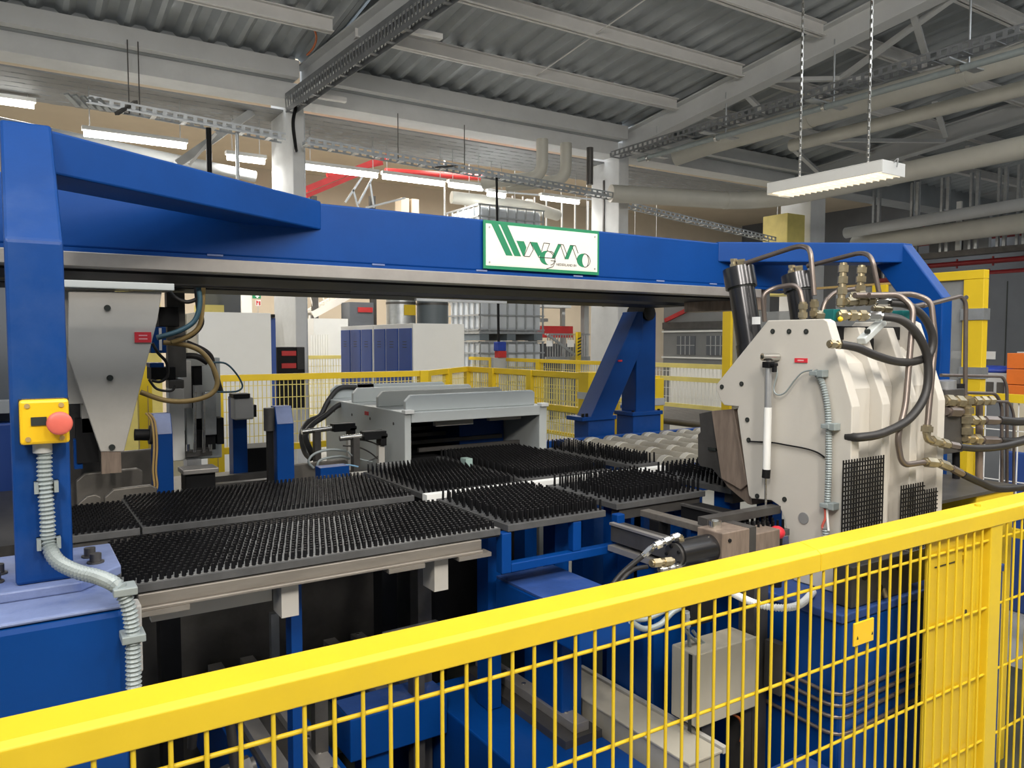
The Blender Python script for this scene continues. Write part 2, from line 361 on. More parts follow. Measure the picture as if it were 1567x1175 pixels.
# ------------------------------------------------------------------ cable trays
def tray(name, p0, p1, w, h, m, label, rungs=True, holes=0.10):
    t = thing(name, label, 'cable tray', p0); p0, p1 = Vector(p0), Vector(p1); d = (p1 - p0).normalized(); L = (p1 - p0).length
    sd = d.cross(Vector((0, 0, 1))).normalized(); up = sd.cross(d)
    for sgn in (-1, 1):
        o = sd * (sgn * w / 2)
        b = B(); b.bar(p0 + o + up * (h * 0.5), p1 + o + up * (h * 0.5), 0.004, h * 0.28); b.bar(p0 + o - up * (h * 0.36), p1 + o - up * (h * 0.36), 0.004, h * 0.28)
        n = int(L / holes)
        for i in range(n + 1): q = p0 + d * (i * holes) + o; b.bar(q - d * holes * 0.2 + up * 0.06 * h, q + d * holes * 0.2 + up * 0.06 * h, 0.004, h * 0.62)
        b.build('side_rail', m, t)
    b = B(); n = int(L / 0.3)
    for i in range(n + 1): q = p0 + d * (i * 0.3) - up * (h * 0.42); b.bar(q - sd * w / 2, q + sd * w / 2, 0.05, 0.01)
    b.build('rungs', m, t)['kind'] = 'stuff'
    return t
t = tray('cable_tray', (7.78, 1.0, 4.43), (7.78, 9.1, 4.45), 0.20, 0.075, 'tray_dark', 'galvanised cable tray running beside the beige duct')
B().cyl((7.88, 1.0, 4.30), (7.88, 8.7, 4.32), 0.035).build('conduit_pipe', 'conduit', t)
for y in (4.1, 5.6, 7.2, 8.5):
    B().box(7.6, y - 0.05, 4.345, 8.25, y + 0.05, 4.36).build('bracket', 'galv', t)
    B().cyl((7.88, y - 0.02, 4.31), (7.88, y + 0.02, 4.31), 0.045).build('pipe_clip', 'chrome', t)
    B().cyl((8.05, y, 4.36), (8.05, y, zroof(y) - 0.2), 0.012, n=6).build('hanger_rod', 'galv', t)
t = tray('cable_tray', (2.98, 9.0, 3.96), (7.75, 9.0, 3.80), 0.16, 0.075, 'galv', 'galvanised cable tray spanning between the two concrete columns')
for x in (4.15, 5.1): B().cyl((x, 9.0, 3.9), (x, 9.0, 4.48), 0.006, n=6).build('hanger_rod', 'dark_steel', t)
B().bar((4.55, 8.75, 3.82), (5.1, 9.05, 3.97), 0.035, 0.02).build('support_arm', 'dark_steel', t)
t = tray('cable_tray', (0.75, 9.0, 4.06), (2.72, 9.0, 3.97), 0.16, 0.075, 'galv', 'galvanised cable tray ending at the column above the blue gantry post')
for x in (1.12, 1.22): B().cyl((x, 9.0, 4.0), (x, 9.0, 4.75), 0.006, n=6).build('hanger_rod', 'dark_steel', t)
B().bar((0.98, 8.8, 3.93), (1.2, 9.1, 4.16), 0.04, 0.03).build('support_arm', 'dark_steel', t)
b = B()
for i in range(5): b.bar((0.55 + i * 0.07, 8.9, 4.08), (0.66 + i * 0.07, 9.0, 4.0), 0.05, 0.02)
b.build('tray_end_joints', 'galv', t)
t = tray('cable_tray', (2.86, 9.2, 4.42), (3.98, 2.6, 5.14), 0.10, 0.20, 'tray_dark', 'dark perforated cable ladder along the near rafter', holes=0.06)
for i, q in enumerate(((2.95, 8.75, 4.44), (3.25, 6.95, 4.64))):
    B().bar(q, (q[0] + 0.42, q[1] - 0.02, q[2]), 0.07, 0.05).build('bracket', 'steel_paint', t)
B().tube([(2.74,8.016,4.921),(2.856,8.235,4.897),(2.906,8.47,4.871),(2.901,8.677,4.849)], 0.012, 6, 6).build('orange_loop', 'orange_cable', t)
B().tube([(2.92, 9.15, 4.42), (2.87, 9.12, 4.2), (2.9, 9.14, 3.95), (2.93, 9.2, 3.9)], 0.02, 6, 6).build('hanging_cable', 'black', t)
t = tray('cable_tray', (8.3, 9.6, 3.85), (11.8, 9.4, 3.5), 0.16, 0.07, 'galv', 'far galvanised tray behind the right-hand column')
# left-hand pipe run and steel truss far behind the gantry post
duct('air_duct', [(-1.2, 10.3, 4.15), (2.75, 10.35, 3.78)], 0.07, 'grey_panel', 'long grey pipe below the left cable tray', 0.2)
t = thing('steel_brace', 'diagonal grey steel brace left of the concrete column', 'brace', (1.9, 9.8, 3.3))
B().bar((1.721,9.9,3.723), (2.6,9.9,4.466), 0.12, 0.09).build('brace_beam', 'grey_panel', t)
B().bar((1.857,9.85,3.73), (2.159,9.85,4.13), 0.05, 0.03).build('brace_cover', 'steel_paint', t)
for i, (u, v0, v1) in enumerate(((362, 205, 272), (396, 208, 285))):
    p0, p1 = (1.9 + i * 0.3, 9.0, 3.97), (1.9 + i * 0.3, 9.0, 2.2)
    t = thing('drop_cable', ('thick black cable dropping from the left tray' if i == 0 else 'grey drop conduit beside the column left of the strip light'), 'cable', p1)
    B().cyl(p0, p1, 0.03 if i == 0 else 0.02, n=8).build('cable_run', 'black' if i == 0 else 'galv', t)

# ------------------------------------------------------------------ strip lights in the neighbouring hall
def strip(x0, x1, y, z, label):
    t = thing('strip_light', label, 'lamp', (x0, y, z), 'strip lights in the neighbouring hall')
    B().box(x0, y - 0.045, z + 0.035, x1, y + 0.045, z + 0.08).build('housing', 'white', t)
    B().cyl((x0 + 0.02, y, z), (x1 - 0.02, y, z), 0.034, n=12).build('tube', 'lamp_tube', t)
    for x in (x0 + 0.08, x1 - 0.08): B().cyl((x, y, z + 0.08), (x, y, 4.47 if y < 10.85 else 5.55), 0.005, n=6).build('hanger_rod', 'galv', t)
    area('strip_light_glow', ((x0 + x1) / 2, y, z - 0.06), ((x0 + x1) / 2, y, 0), (x1 - x0), 0.12, 22 * (x1 - x0), (1, 0.97, 0.92))
    return t
for x0, x1, y, z, lab in ((0.75, 1.85, 9.9, 3.95, 'lit strip light above the sloping blue haunch'), (-1.9, 0.35, 10.6, 4.35, 'broad lit strip light at the end of the left tray'), (2.35, 2.85, 10.2, 3.95, 'short lit strip light just left of the concrete column'),
        (3.35, 4.40, 10.2, 3.95, 'lit strip light just right of the concrete column'), (4.45, 5.45, 10.2, 3.95, 'lit strip light over the grey cable fence, second from the column'), (5.5, 6.1, 10.2, 3.95, 'short lit strip light above the tank cage'),
        (6.35, 6.7, 10.5, 3.95, 'tiny lit strip light right of the tank cage top'), (7.3, 8.1, 10.4, 3.97, 'lit strip light meeting the right-hand column')):
    strip(x0, x1, y, z, lab)
for x, y, z, lab in ((9.2, 12.5, 3.5, 'far lamp right of the second column'), (11.6, 13.0, 3.45, 'far lamp near the big duct corner'), (14.5, 11.5, 2.9, 'far lamp beyond the yellow sleeve')):
    strip(x, x + 0.8, y, z, lab)
# pendant lamp over the line
def pendant(x, y0, y1, z, label, chains=True):
    t = thing('pendant_lamp', label, 'lamp', (x, y0, z), 'pendant louvre lamps')
    b = B(); w = 0.16
    b.box(x - w, y0, z + 0.012, x - w + 0.008, y1, z + 0.10); b.box(x + w - 0.008, y0, z + 0.012, x + w, y1, z + 0.10); b.box(x - w, y0, z + 0.10, x + w, y1, z + 0.108)
    b.box(x - w, y0 - 0.008, z + 0.0, x + w, y0, z + 0.108); b.box(x - w, y1, z + 0.0, x + w, y1 + 0.008, z + 0.108)
    b.build('housing', 'white', t, bevel=0.004)
    B().box(x - w + 0.01, y0 + 0.01, z + 0.035, x + w - 0.01, y1 - 0.01, z + 0.04).build('diffuser', 'lamp_louvre', t)
    b = B(); n = int((y1 - y0) / 0.06)
    for i in range(n): b.box(x - w + 0.01, y0 + 0.03 + i * 0.06, z + 0.004, x + w - 0.01, y0 + 0.034 + i * 0.06, z + 0.034)
    b.box(x - 0.004, y0, z + 0.002, x + 0.004, y1, z + 0.034)
    b.build('louvre', 'lamp_louvre', t)
    if chains:
        for y in (y0 + 0.22, y1 - 0.22):
            c = B(); zz = z + 0.11; k = 0; top = zroof(y) - 0.6 if x > 5 else 5.60
            while zz < top:
                a = 0.012 if k % 2 else 0.004; cc = 0.004 if k % 2 else 0.012
                c.box(x - a, y - cc, zz, x + a, y + cc, zz + 0.042); zz += 0.036; k += 1
            c.build('chain', 'chrome', t)
        B().tube([(x, y0, z + 0.1), (x - 0.02, y0 - 0.05, z + 0.12), (x, y0 - 0.03, z + 0.06)], 0.006, 6, 5).build('lamp_lead', 'grey_panel', t)
    return t
pendant(6.0, 3.62, 4.72, 2.98, 'white pendant louvre lamp hung on two chains below the ducts')
area('pendant_glow', (6.0, 4.17, 2.96), (6.0, 4.17, 0), 0.3, 1.05, 22, (1, 0.9, 0.75))
for x, lab in ((-1.2, 'added pendant louvre lamp, out of view at the near end of the aisle row'), (0.7, 'added pendant louvre lamp, out of view over the aisle nearest the blue pedestal'), (2.4, 'added pendant louvre lamp, out of view over the middle of the aisle'), (4.3, 'added pendant louvre lamp, out of view over the aisle end past the press')):
    pendant(x, -1.6, -0.3, 3.97, lab, True)  # unseen housings added to go with the aisle key lights


# ================================================================== GANTRY
def stuff(o): o['kind'] = 'stuff'; return o
g = thing('gantry', 'blue steel gantry frame with long beam, slanted haunches and two posts over the brush tables', 'gantry', (1.5, 2.4, 1.0))
bm_ = B().box(-0.45, 2.43, 1.905, 3.32, 2.60, 2.09).build('beam', 'blue', g, bevel=0.006)
B().box(-0.45, 2.424, 1.893, 3.32, 2.60, 1.905).build('beam_flange', 'blue', bm_)
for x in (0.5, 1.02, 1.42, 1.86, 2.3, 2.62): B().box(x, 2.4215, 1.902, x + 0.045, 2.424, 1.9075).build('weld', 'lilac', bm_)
B().prism([(0.085, 1.925), (0.85, 2.428), (0.85, 2.45), (0.62, 2.45), (0.0, 2.06), (0.0, 1.925)], 'z', 2.005, 2.096).build('haunch', 'blue', g, bevel=0.005)
B().prism([(2.68, 2.428), (3.405, 1.995), (3.48, 1.995), (3.48, 2.12), (2.95, 2.45), (2.68, 2.45)], 'z', 2.005, 2.094).build('haunch', 'blue', g, bevel=0.005)
B().prism([(1.65, 1.205), (1.65, 1.832), (1.92, 2.103), (2.06, 2.103), (2.06, 2.0), (1.80, 1.75), (1.80, 1.205)], 'x', -0.002, 0.090).build('post', 'blue_worn', g, bevel=0.006)
B().prism([(1.81, 0.0), (1.81, 1.84), (2.0, 2.093), (2.12, 2.093), (2.12, 2.0), (1.95, 1.78), (1.95, 0.0)], 'x', 3.402, 3.482).build('post', 'blue', g, bevel=0.006)
B().prism([(3.0, 2.0), (3.3, 1.905), (3.3, 1.88), (3.28, 1.88)], 'y', 2.44, 2.5).build('end_gusset', 'blue', g)
B().box(-0.45, 2.408, 1.853, 2.95, 2.50, 1.892).build('slide_rail', 'rail_steel', g, bevel=0.002)
for y0, y1, z0, z1, m in ((2.50, 2.62, 1.846, 1.89, 'black'), (2.62, 2.66, 1.855, 1.87, 'galv'), (2.66, 2.92, 1.85, 1.89, 'black')):
    B().box(-0.45, y0, z0, 3.0, y1, z1).build('guide_rail', m, g)
B().box(-0.45, 3.30, 1.858, 3.42, 3.62, 1.94).build('rear_beam', 'black', g, bevel=0.004)
B().cyl((-0.45, 3.22, 1.885), (1.25, 3.22, 1.885), 0.026).build('rear_pipe', 'dark_steel', g)
B().box(1.6, 3.28, 1.838, 2.1, 3.30, 1.85).build('rear_strip', 'galv', g)
B().box(2.95, 2.46, 1.80, 3.05, 2.9, 1.9).build('end_stop', 'die_steel', g)
B().box(-0.45, 2.60, 1.90, -0.3, 3.62, 2.05).build('cross_tie', 'blue', g)
B().box(3.2, 2.60, 1.90, 3.32, 3.62, 2.05).build('cross_tie', 'blue', g)

# maker's plate on the beam: cream plate, green border, folded-ribbon lettering
sg = thing('maker_plate', 'cream maker plate with green border and green ribbon lettering on the blue beam', 'sign', (1.68, 2.424, 1.92))
sx0, sz0 = (1.499,2.424,1.908)[0], (1.499,2.424,1.908)[2]
sx1, sz1 = (2.043,2.424,2.083)[0], 2.088
sx0, sx1, sz0, sz1 = 1.448, 1.985, 1.9125, 2.087
SW, SH = sx1 - sx0, sz1 - sz0
B().box(sx0, 2.419, sz0, sx1, 2.4235, sz1).build('border', 'sign_green', sg, bevel=0.001)
B().box(sx0 + 0.010, 2.4180, sz0 + 0.012, sx1 - 0.010, 2.4192, sz1 - 0.012).build('light_edge', 'sign_light', sg)
B().box(sx0 + 0.014, 2.4172, sz0 + 0.016, sx1 - 0.014, 2.4182, sz1 - 0.016).build('plate_face', 'sign_cream', sg)
# coordinates measured on the plate: u 0..1 along, w 0..1 up
def SP(u, w, y=2.4166): return (sx0 + u * SW, y, sz0 + w * SH)
def sign_poly(pts, m, name, y=2.4166, th=0.0006):
    B().prism([(sx0 + u * SW, sz0 + w * SH) for u, w in pts], 'y', y, y + th).build(name, m, sg)
def sign_line(pts, name='outline', r=0.0013, close=False):
    P = [SP(u, w) for u, w in pts]
    if close: P.append(P[0])
    b = B()
    for a, c in zip(P, P[1:]): b.bar(a, c, 0.0006, 2 * r, (0, 1, 0)) if False else b.cyl(a, c, r, n=5)
    b.build(name, 'ink', sg)
# two tall slanted stripes
sign_poly([(0.055, 0.955), (0.112, 0.955), (0.232, 0.30), (0.178, 0.30)], 'sign_green', 'stripe')
sign_poly([(0.126, 0.955), (0.185, 0.955), (0.302, 0.30), (0.246, 0.30)], 'sign_green', 'stripe')
# W
sign_poly([(0.262, 0.625), (0.325, 0.625), (0.346, 0.50), (0.326, 0.31), (0.318, 0.31)], 'sign_green', 'letter_W_fold')
sign_poly([(0.378, 0.625), (0.438, 0.625), (0.476, 0.42), (0.448, 0.31)], 'sign_green', 'letter_W_fold')
sign_line([(0.326, 0.31), (0.372, 0.31), (0.405, 0.47)]); sign_line([(0.326, 0.31), (0.378, 0.625), (0.405, 0.47)])
sign_line([(0.448, 0.31), (0.462, 0.31)]); sign_line([(0.474, 0.44), (0.494, 0.625), (0.545, 0.625), (0.522, 0.47)])
# e
def ring_half(cu, cw, ro, ri, a0, a1, k=18, sq=0.80):
    pts = []
    for i in range(k + 1):
        a = math.radians(a0 + (a1 - a0) * i / k); pts.append((cu + ro * math.cos(a), cw + ro * math.sin(a) * SW / SH * sq))
    for i in range(k + 1):
        a = math.radians(a1 + (a0 - a1) * i / k); pts.append((cu + 0.022 + ri * math.cos(a), cw + ro * 0.97 * math.sin(a) * SW / SH * sq))
    return pts
sign_poly(ring_half(0.520, 0.31, 0.062, 0.040, 92, 268), 'sign_green', 'letter_e_fold')
sign_line([(0.518 + 0.062 * math.cos(math.radians(a)), 0.31 + 0.062 * math.sin(math.radians(a)) * SW / SH * 0.8) for a in range(88, -8, -8)])
sign_line([(0.552 + 0.040 * math.cos(math.radians(a)), 0.31 + 0.060 * math.sin(math.radians(a)) * SW / SH * 0.8) for a in range(92, -90, -12)])
sign_line([(0.462, 0.31), (0.588, 0.31)]); sign_line([(0.555, 0.255), (0.598, 0.255), (0.575, 0.13), (0.52, 0.075)])
# M
sign_poly([(0.618, 0.625), (0.648, 0.625), (0.592, 0.31), (0.562, 0.31)], 'sign_green', 'letter_M_fold')
sign_poly([(0.726, 0.625), (0.760, 0.625), (0.712, 0.31), (0.676, 0.31)], 'sign_green', 'letter_M_fold')
sign_line([(0.618, 0.625), (0.665, 0.625), (0.700, 0.40)]); sign_line([(0.640, 0.61), (0.684, 0.31)]); sign_line([(0.726, 0.625), (0.775, 0.625), (0.800, 0.46)]); sign_line([(0.745, 0.60), (0.790, 0.31)])
# o
sign_poly(ring_half(0.850, 0.31, 0.062, 0.034, 92, 268), 'sign_green', 'letter_o_fold')
sign_line([(0.850 + 0.062 * math.cos(math.radians(a)), 0.31 + 0.062 * math.sin(math.radians(a)) * SW / SH * 0.8) for a in range(88, -92, -9)], close=False)
sign_line([(0.868 + 0.028 * math.cos(math.radians(a)), 0.31 + 0.060 * math.sin(math.radians(a)) * SW / SH * 0.8) for a in range(92, -92, -12)])
def text(body, loc, rot, size, m, name, parent, ext=0.0004, align='LEFT', sxy=1.0):
    cu = bpy.data.curves.new(name, 'FONT'); cu.body = body; cu.size = size; cu.extrude = ext; cu.align_x = align; cu.resolution_u = 2
    o = bpy.data.objects.new(name, cu); COL.objects.link(o)
    dg = bpy.context.evaluated_depsgraph_get(); me = bpy.data.meshes.new_from_object(o.evaluated_get(dg)); bpy.data.objects.remove(o)
    me.transform(Matrix.Translation(loc) @ rot @ Matrix.Diagonal((sxy, 1, 1, 1))); me.materials.clear(); me.materials.append(MATS[m])
    q = bpy.data.objects.new(name, me); COL.objects.link(q); attach(q, parent); return q
RY = Matrix.Rotation(math.pi / 2, 4, 'X')                      # text facing -Y, reading along +X
RX = Matrix.Rotation(-math.pi / 2, 4, 'Z') @ RY                # text facing -X, reading along -Y
text('NEDERLAND BV', SP(0.604, 0.155, 2.4168), RY, 0.0138, 'ink', 'lettering', sg, sxy=0.98)
for u, w in ((0.045, 0.86), (0.045, 0.14), (0.955, 0.86), (0.955, 0.14)): p = SP(u, w, 2.4150); B().cyl(p, (p[0], 2.4185, p[2]), 0.0035, n=8).build('rivet', 'galv', sg)

# base block and foot plate under the near post
bs = thing('pedestal_block', 'blue base block under the gantry post, pale top with wear and painted-in glare', 'machine base', (-0.4, 1.7, 0))
B().box(-1.1, 1.50, 0.0, 0.160, 1.92, 1.178).build('block', 'blue', bs, bevel=0.012)
B().box(-1.098, 1.502, 1.178, 0.157, 1.918, 1.186).build('worn_glare_top', 'lilac', bs, bevel=0.006)  # paint wear plus glare on the upper face, both put into the colour
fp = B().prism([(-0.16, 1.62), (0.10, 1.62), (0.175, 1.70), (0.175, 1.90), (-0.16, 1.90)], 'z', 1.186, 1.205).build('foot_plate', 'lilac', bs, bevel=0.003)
for x, y in ((0.128, 1.80), (0.134, 1.745), (-0.03, 1.76), (-0.035, 1.70)):
    b = B(); b.cyl((x, y, 1.205), (x, y, 1.224), 0.011, n=12); b.cyl((x, y, 1.205), (x, y, 1.208), 0.016, n=14); b.build('bolt', 'dark_steel', fp)
# emergency stop on the post
es = thing('emergency_stop_box', 'yellow emergency stop box with red mushroom button on the blue post', 'switch box', (0.06, 1.62, 1.47))
(ex0, _, ez1), (ex1, _, ez0) = [(0.012,1.6,1.546),(0.088,1.6,1.467)]
bx = B().box(ex0, 1.602, ez0, ex1, 1.65, ez1).build('body', 'yellow_box', es, bevel=0.005)
B().box(ex0 - 0.001, 1.622, ez0 - 0.001, ex1 + 0.001, 1.626, ez1 + 0.001).build('lid_seam', 'ink', bx)
for x in (ex0 + 0.012, ex1 - 0.012):
    for z in (ez0 + 0.010, ez1 - 0.010): B().cyl((x, 1.600, z), (x, 1.606, z), 0.0045, n=10).build('screw', 'tan_cable', bx)
B().box(ex0 + 0.017, 1.5995, ez0 + 0.034, ex0 + 0.041, 1.603, ez1 - 0.030).build('name_plate', 'ink', bx)
ec = (ex0 + 0.060, 1.6, (ez0 + ez1) / 2 - 0.002)
bt = B(); bt.cyl((ec[0], 1.602, ec[2]), (ec[0], 1.585, ec[2]), 0.012); bt.cyl((ec[0], 1.590, ec[2]), (ec[0], 1.582, ec[2]), 0.0205, n=24); bt.ball((ec[0], 1.582, ec[2]), 0.0205, 20, 8, sy=0.25)
bt.build('mushroom_button', 'red_pink', es)
B().cyl(((ex0 + ex1) / 2 - 0.004, 1.632, ez0), ((ex0 + ex1) / 2 - 0.004, 1.632, ez0 - 0.018), 0.0155, n=14).build('cable_gland', 'grey_panel', es)
# corrugated conduit from the box down over the base block
def ribbed(pts, r, m, name, parent=None, pitch=0.0078, n=12):
    P = spline(pts, 16); L = [0]
    for a, c in zip(P, P[1:]): L.append(L[-1] + (c - a).length)
    k = int(L[-1] / (pitch / 2)); Q = []; j = 0
    for i in range(k + 1):
        s = L[-1] * i / k
        while j < len(L) - 2 and L[j + 1] < s: j += 1
        t = (s - L[j]) / max(1e-9, L[j + 1] - L[j]); Q.append(P[j].lerp(P[j + 1], t))
    return B().tube(Q, r, n, 0, True, (0.72, 1.0)).build(name, m, parent)
cn = thing('cable_conduit', 'grey corrugated conduit from the emergency stop box over the blue base', 'conduit', (0.16, 1.48, 0.9))
ribbed([(0.049,1.632,1.454),(0.048,1.632,1.398),(0.05,1.632,1.331),(0.051,1.63,1.281),(0.062,1.6,1.255),(0.09,1.56,1.241),(0.122,1.52,1.235),(0.146,1.475,1.226),(0.16,1.47,1.194),(0.166,1.47,1.143),(0.166,1.47,1.059),(0.165,1.47,0.965)], 0.0135, 'conduit', 'corrugated_tube', cn)
for (u, v) in ((71, 745), (74, 835)):
    p = {745: (0.05,1.632,1.385), 835: (0.051,1.628,1.281)}[v]
    b = B(); b.box(p[0] - 0.019, 1.625, p[2] - 0.010, p[0] - 0.012, 1.65, p[2] + 0.010); b.box(p[0] + 0.012, 1.625, p[2] - 0.010, p[0] + 0.019, 1.65, p[2] + 0.010); b.box(p[0] - 0.019, 1.642, p[2] - 0.010, p[0] + 0.019, 1.65, p[2] + 0.010)
    b.build('clip', 'conduit', cn)
for p in ((0.155,1.475,1.22), (0.166,1.47,1.135)):
    b = B(); b.box(p[0] - 0.018, 1.455, p[2] - 0.007, p[0] + 0.020, 1.50, p[2] + 0.007); b.build('clip', 'conduit', cn, bevel=0.002)

# ================================================================== BRUSH TABLES
def brush(x0, y0, x1, y1, z, sp, h, r, label, base='bristle_base', seed=1, rows=1.3):
    t = thing('brush_table', label, 'brush table', ((x0 + x1) / 2, (y0 + y1) / 2, z - 0.06), 'bristle-topped support tables')
    B().box(x0, y0, z - 0.022, x1, y1, z - 0.001).build('base_plate', 'bristle_base', t, bevel=0.0015)
    B().box(x0 + 0.006, y0 + 0.006, z - 0.001, x1 - 0.006, y1 - 0.006, z).build('top_sheet', base, t)
    b = B(); rnd = random.Random(seed); j = 0; yy = y0 + sp * 0.6; n = 5
    while yy < y1 - sp * 0.4:
        xx = x0 + sp * (0.6 if j % 2 else 1.1)
        while xx < x1 - sp * 0.4:
            dx, dy = rnd.uniform(-.05, .05) * sp, rnd.uniform(-.05, .05) * sp
            lx, ly = dx + rnd.uniform(-.02, .02) * h, dy + rnd.uniform(-.02, .02) * h
            vs = [(xx + dx + r * math.cos(2 * math.pi * k / n), yy + dy + r * math.sin(2 * math.pi * k / n), z) for k in range(n)]
            vs += [(xx + lx + r * 0.8 * math.cos(2 * math.pi * k / n), yy + ly + r * 0.8 * math.sin(2 * math.pi * k / n), z + h) for k in range(n)]
            b.add(vs, [(k, (k + 1) % n, n + (k + 1) % n, n + k) for k in range(n)] + [tuple(range(n, 2 * n))])
            xx += sp
        yy += sp * rows; j += 1
    stuff(b.build('bristles', 'bristle', t))
    return t
ZT = 1.085
tA = brush(0.205, 1.965, 1.235, 2.395, ZT, 0.0165, 0.019, 0.0058, 'long black brush table nearest the yellow fence, on a cream rail', 'bristle_light', seed=1, rows=1.5)
tB0 = brush(0.02, 2.56, 0.318, 2.98, ZT, 0.0160, 0.016, 0.0056, 'short black brush table in the corner behind the gantry post', seed=2, rows=1.45)
tB = brush(0.324, 2.56, 1.235, 3.08, ZT, 0.0160, 0.016, 0.0056, 'long black brush table in front of the two small blue posts', seed=3, rows=1.45)
tC = brush(1.262, 2.52, 1.668, 3.12, ZT + 0.005, 0.0185, 0.034, 0.0042, 'square black brush table in front of the grey hood side wall', seed=4)
tD = brush(1.728, 2.59, 2.195, 3.34, ZT + 0.005, 0.0185, 0.036, 0.0042, 'black brush table in front of the grey hood opening', seed=5)
tE = brush(1.262, 1.965, 1.648, 2.44, ZT + 0.005, 0.0195, 0.036, 0.0048, 'square black brush table on the blue bracket frame', seed=6)
tF = brush(1.742, 2.02, 2.178, 2.44, ZT + 0.005, 0.0255, 0.046, 0.0052, 'black brush table with tall bristles beside the dark rail', seed=7)
tG = brush(2.34, 2.62, 2.52, 3.30, ZT + 0.005, 0.0260, 0.046, 0.0050, 'narrow black brush table along the roller conveyor', seed=8)
tH = brush(2.285, 1.99, 2.70, 2.44, ZT + 0.005, 0.0260, 0.046, 0.0052, 'black brush table tucked against the brown press tool', seed=9)
tK = brush(1.86, 1.60, 2.12, 1.74, ZT - 0.045, 0.0240, 0.030, 0.0050, 'small low brush table below the cream press plate', seed=10)
# supports of the tables
b = B(); b.box(0.235, 1.960, 1.030, 1.165, 1.990, 1.060); b.box(0.235, 1.950, 1.022, 1.165, 1.995, 1.030); b.build('front_rail', 'bar_steel', tA, bevel=0.002)
B().box(0.206, 1.97, 1.058, 1.234, 2.39, 1.0635).build('deck', 'black', tA)
for x in (0.235, 0.86, 1.08): B().box(x, 1.945, 1.010, x + 0.11, 1.99, 1.022).build('rail_shoe', 'bar_steel', tA)
for x0, z0 in ((0.575, 0.93), (1.02, 0.92)):
    B().box(x0, 1.985, z0, x0 + 0.045, 2.06, 1.03).build('hanger', 'greige', tA)
B().box(0.20, 1.90, 0.90, 0.235, 1.955, 1.055).build('end_bracket', 'greige', tA, bevel=0.004)
B().box(0.27, 2.02, 0.97, 0.56, 2.05, 1.055).build('under_panel', 'greige', tA)
B().box(0.625, 2.07, 0.405, 0.655, 2.12, 1.06).build('leg', 'blue', tA); B().box(1.12, 2.3, 0.0, 1.17, 2.36, 1.06).build('leg', 'dark_steel', tA)
for t, x0, x1, y0, y1 in ((tB0, 0.02, 0.318, 2.56, 2.98), (tB, 0.324, 1.235, 2.56, 3.08), (tC, 1.262, 1.668, 2.52, 3.12), (tD, 1.728, 2.195, 2.59, 3.34), (tF, 1.742, 2.178, 2.02, 2.44), (tG, 2.34, 2.52, 2.62, 3.30), (tH, 2.285, 2.70, 1.99, 2.44)):
    B().box(x0 + 0.02, y0 + 0.01, 1.03, x1 - 0.02, y0 + 0.05, 1.066).build('front_rail', 'dark_steel', t)
    B().box(x0 + 0.02, y1 - 0.05, 1.03, x1 - 0.02, y1 - 0.01, 1.066).build('rear_rail', 'dark_steel', t)
    for xx in (x0 + 0.05, x1 - 0.11): B().box(xx, y0 + 0.05, 0.405 if (0.5 < xx < 0.83 or 1.0 < xx < 1.29) else 0.012, xx + 0.06, y0 + 0.13, 1.066).build('leg', 'blue' if x0 > 1.7 else 'black', t)
# blue bracket frame under table E
fx0 = 1.215
b = B()
b.box(1.240, 1.965, 0.940, 1.275, 2.0, 1.066); b.box(1.2752, 1.966, 0.940, 1.93, 1.999, 0.968)
b.box(1.515, 1.968, 0.9682, 1.548, 1.998, 1.066); b.box(1.70, 1.968, 0.9682, 1.735, 1.998, 1.066)
b.build('bracket_frame', 'blue', tE, bevel=0.003)
B().box(1.29, 2.13, 0.435, 1.34, 2.2, 1.068).build('leg', 'blue', tE)
B().box(1.56, 2.13, 0.012, 1.62, 2.2, 1.068).build('leg', 'blue', tE)
B().box(2.0, 1.62, 0.86, 2.03, 1.72, 1.018).build('leg', 'dark_steel', tK)
tag(B().box(1.24, 2.468, 1.075, 2.42, 2.505, 1.100).build('locating_strip', 'white'), 'thin white strip between the front and rear brush tables', 'strip')
tag(B().box(1.665, 2.935, 1.09, 1.70, 2.985, 1.135).build('locating_block', 'mint', bevel=0.002), 'small mint block between two rear brush tables', 'block')


# ================================================================== NEAR YELLOW FENCE (plane Y = 1.2)
FY = 1.2
fn = thing('safety_fence', 'near yellow mesh safety fence with wide yellow top rail', 'fence', (1.2, FY, 0))
def rail_prof(y): return [(y, 1.064), (y, 1.110), (y + 0.012, 1.118), (y + 0.066, 1.128), (y + 0.070, 1.124), (y + 0.070, 1.10), (y + 0.04, 1.09), (y + 0.04, 1.064)]
def rail(x0, x1): return B().prism(rail_prof(FY), 'x', x0, x1).build('top_rail', 'yellow', fn, bevel=0.004, seg=3)
r1 = rail(-1.4, 1.716); r2 = rail(1.718, 4.2)
B().cyl((2.585, FY + 0.045, 1.122), (2.585, FY + 0.045, 1.130), 0.009, n=12).build('rail_bolt', 'yellow', r2)
vw = B().cyl((0, FY + 0.008, 0.12), (0, FY + 0.008, 1.07), 0.0038, n=8).build('vertical_wire', 'yellow', fn)
x = -0.62 - 14 * 0.0502; first = True; step = 0.0502
xs = []
while x < 2.56: xs.append(x); x += step
x = 2.70
while x < 4.1: xs.append(x); x += step
vw.location.x = xs[0]
for x in xs[1:]:
    c = vw.copy(); COL.objects.link(c); c.parent = fn; c.matrix_parent_inverse = vw.matrix_parent_inverse.copy(); c.location.x = x
hw = B().cyl((-1.36, FY + 0.0155, 0), (2.60, FY + 0.0155, 0), 0.0042, n=8).build('horizontal_wire', 'yellow', fn)
zs = (1.017, 0.799, 0.581, 0.363, 0.145); hw.location.z = zs[0]
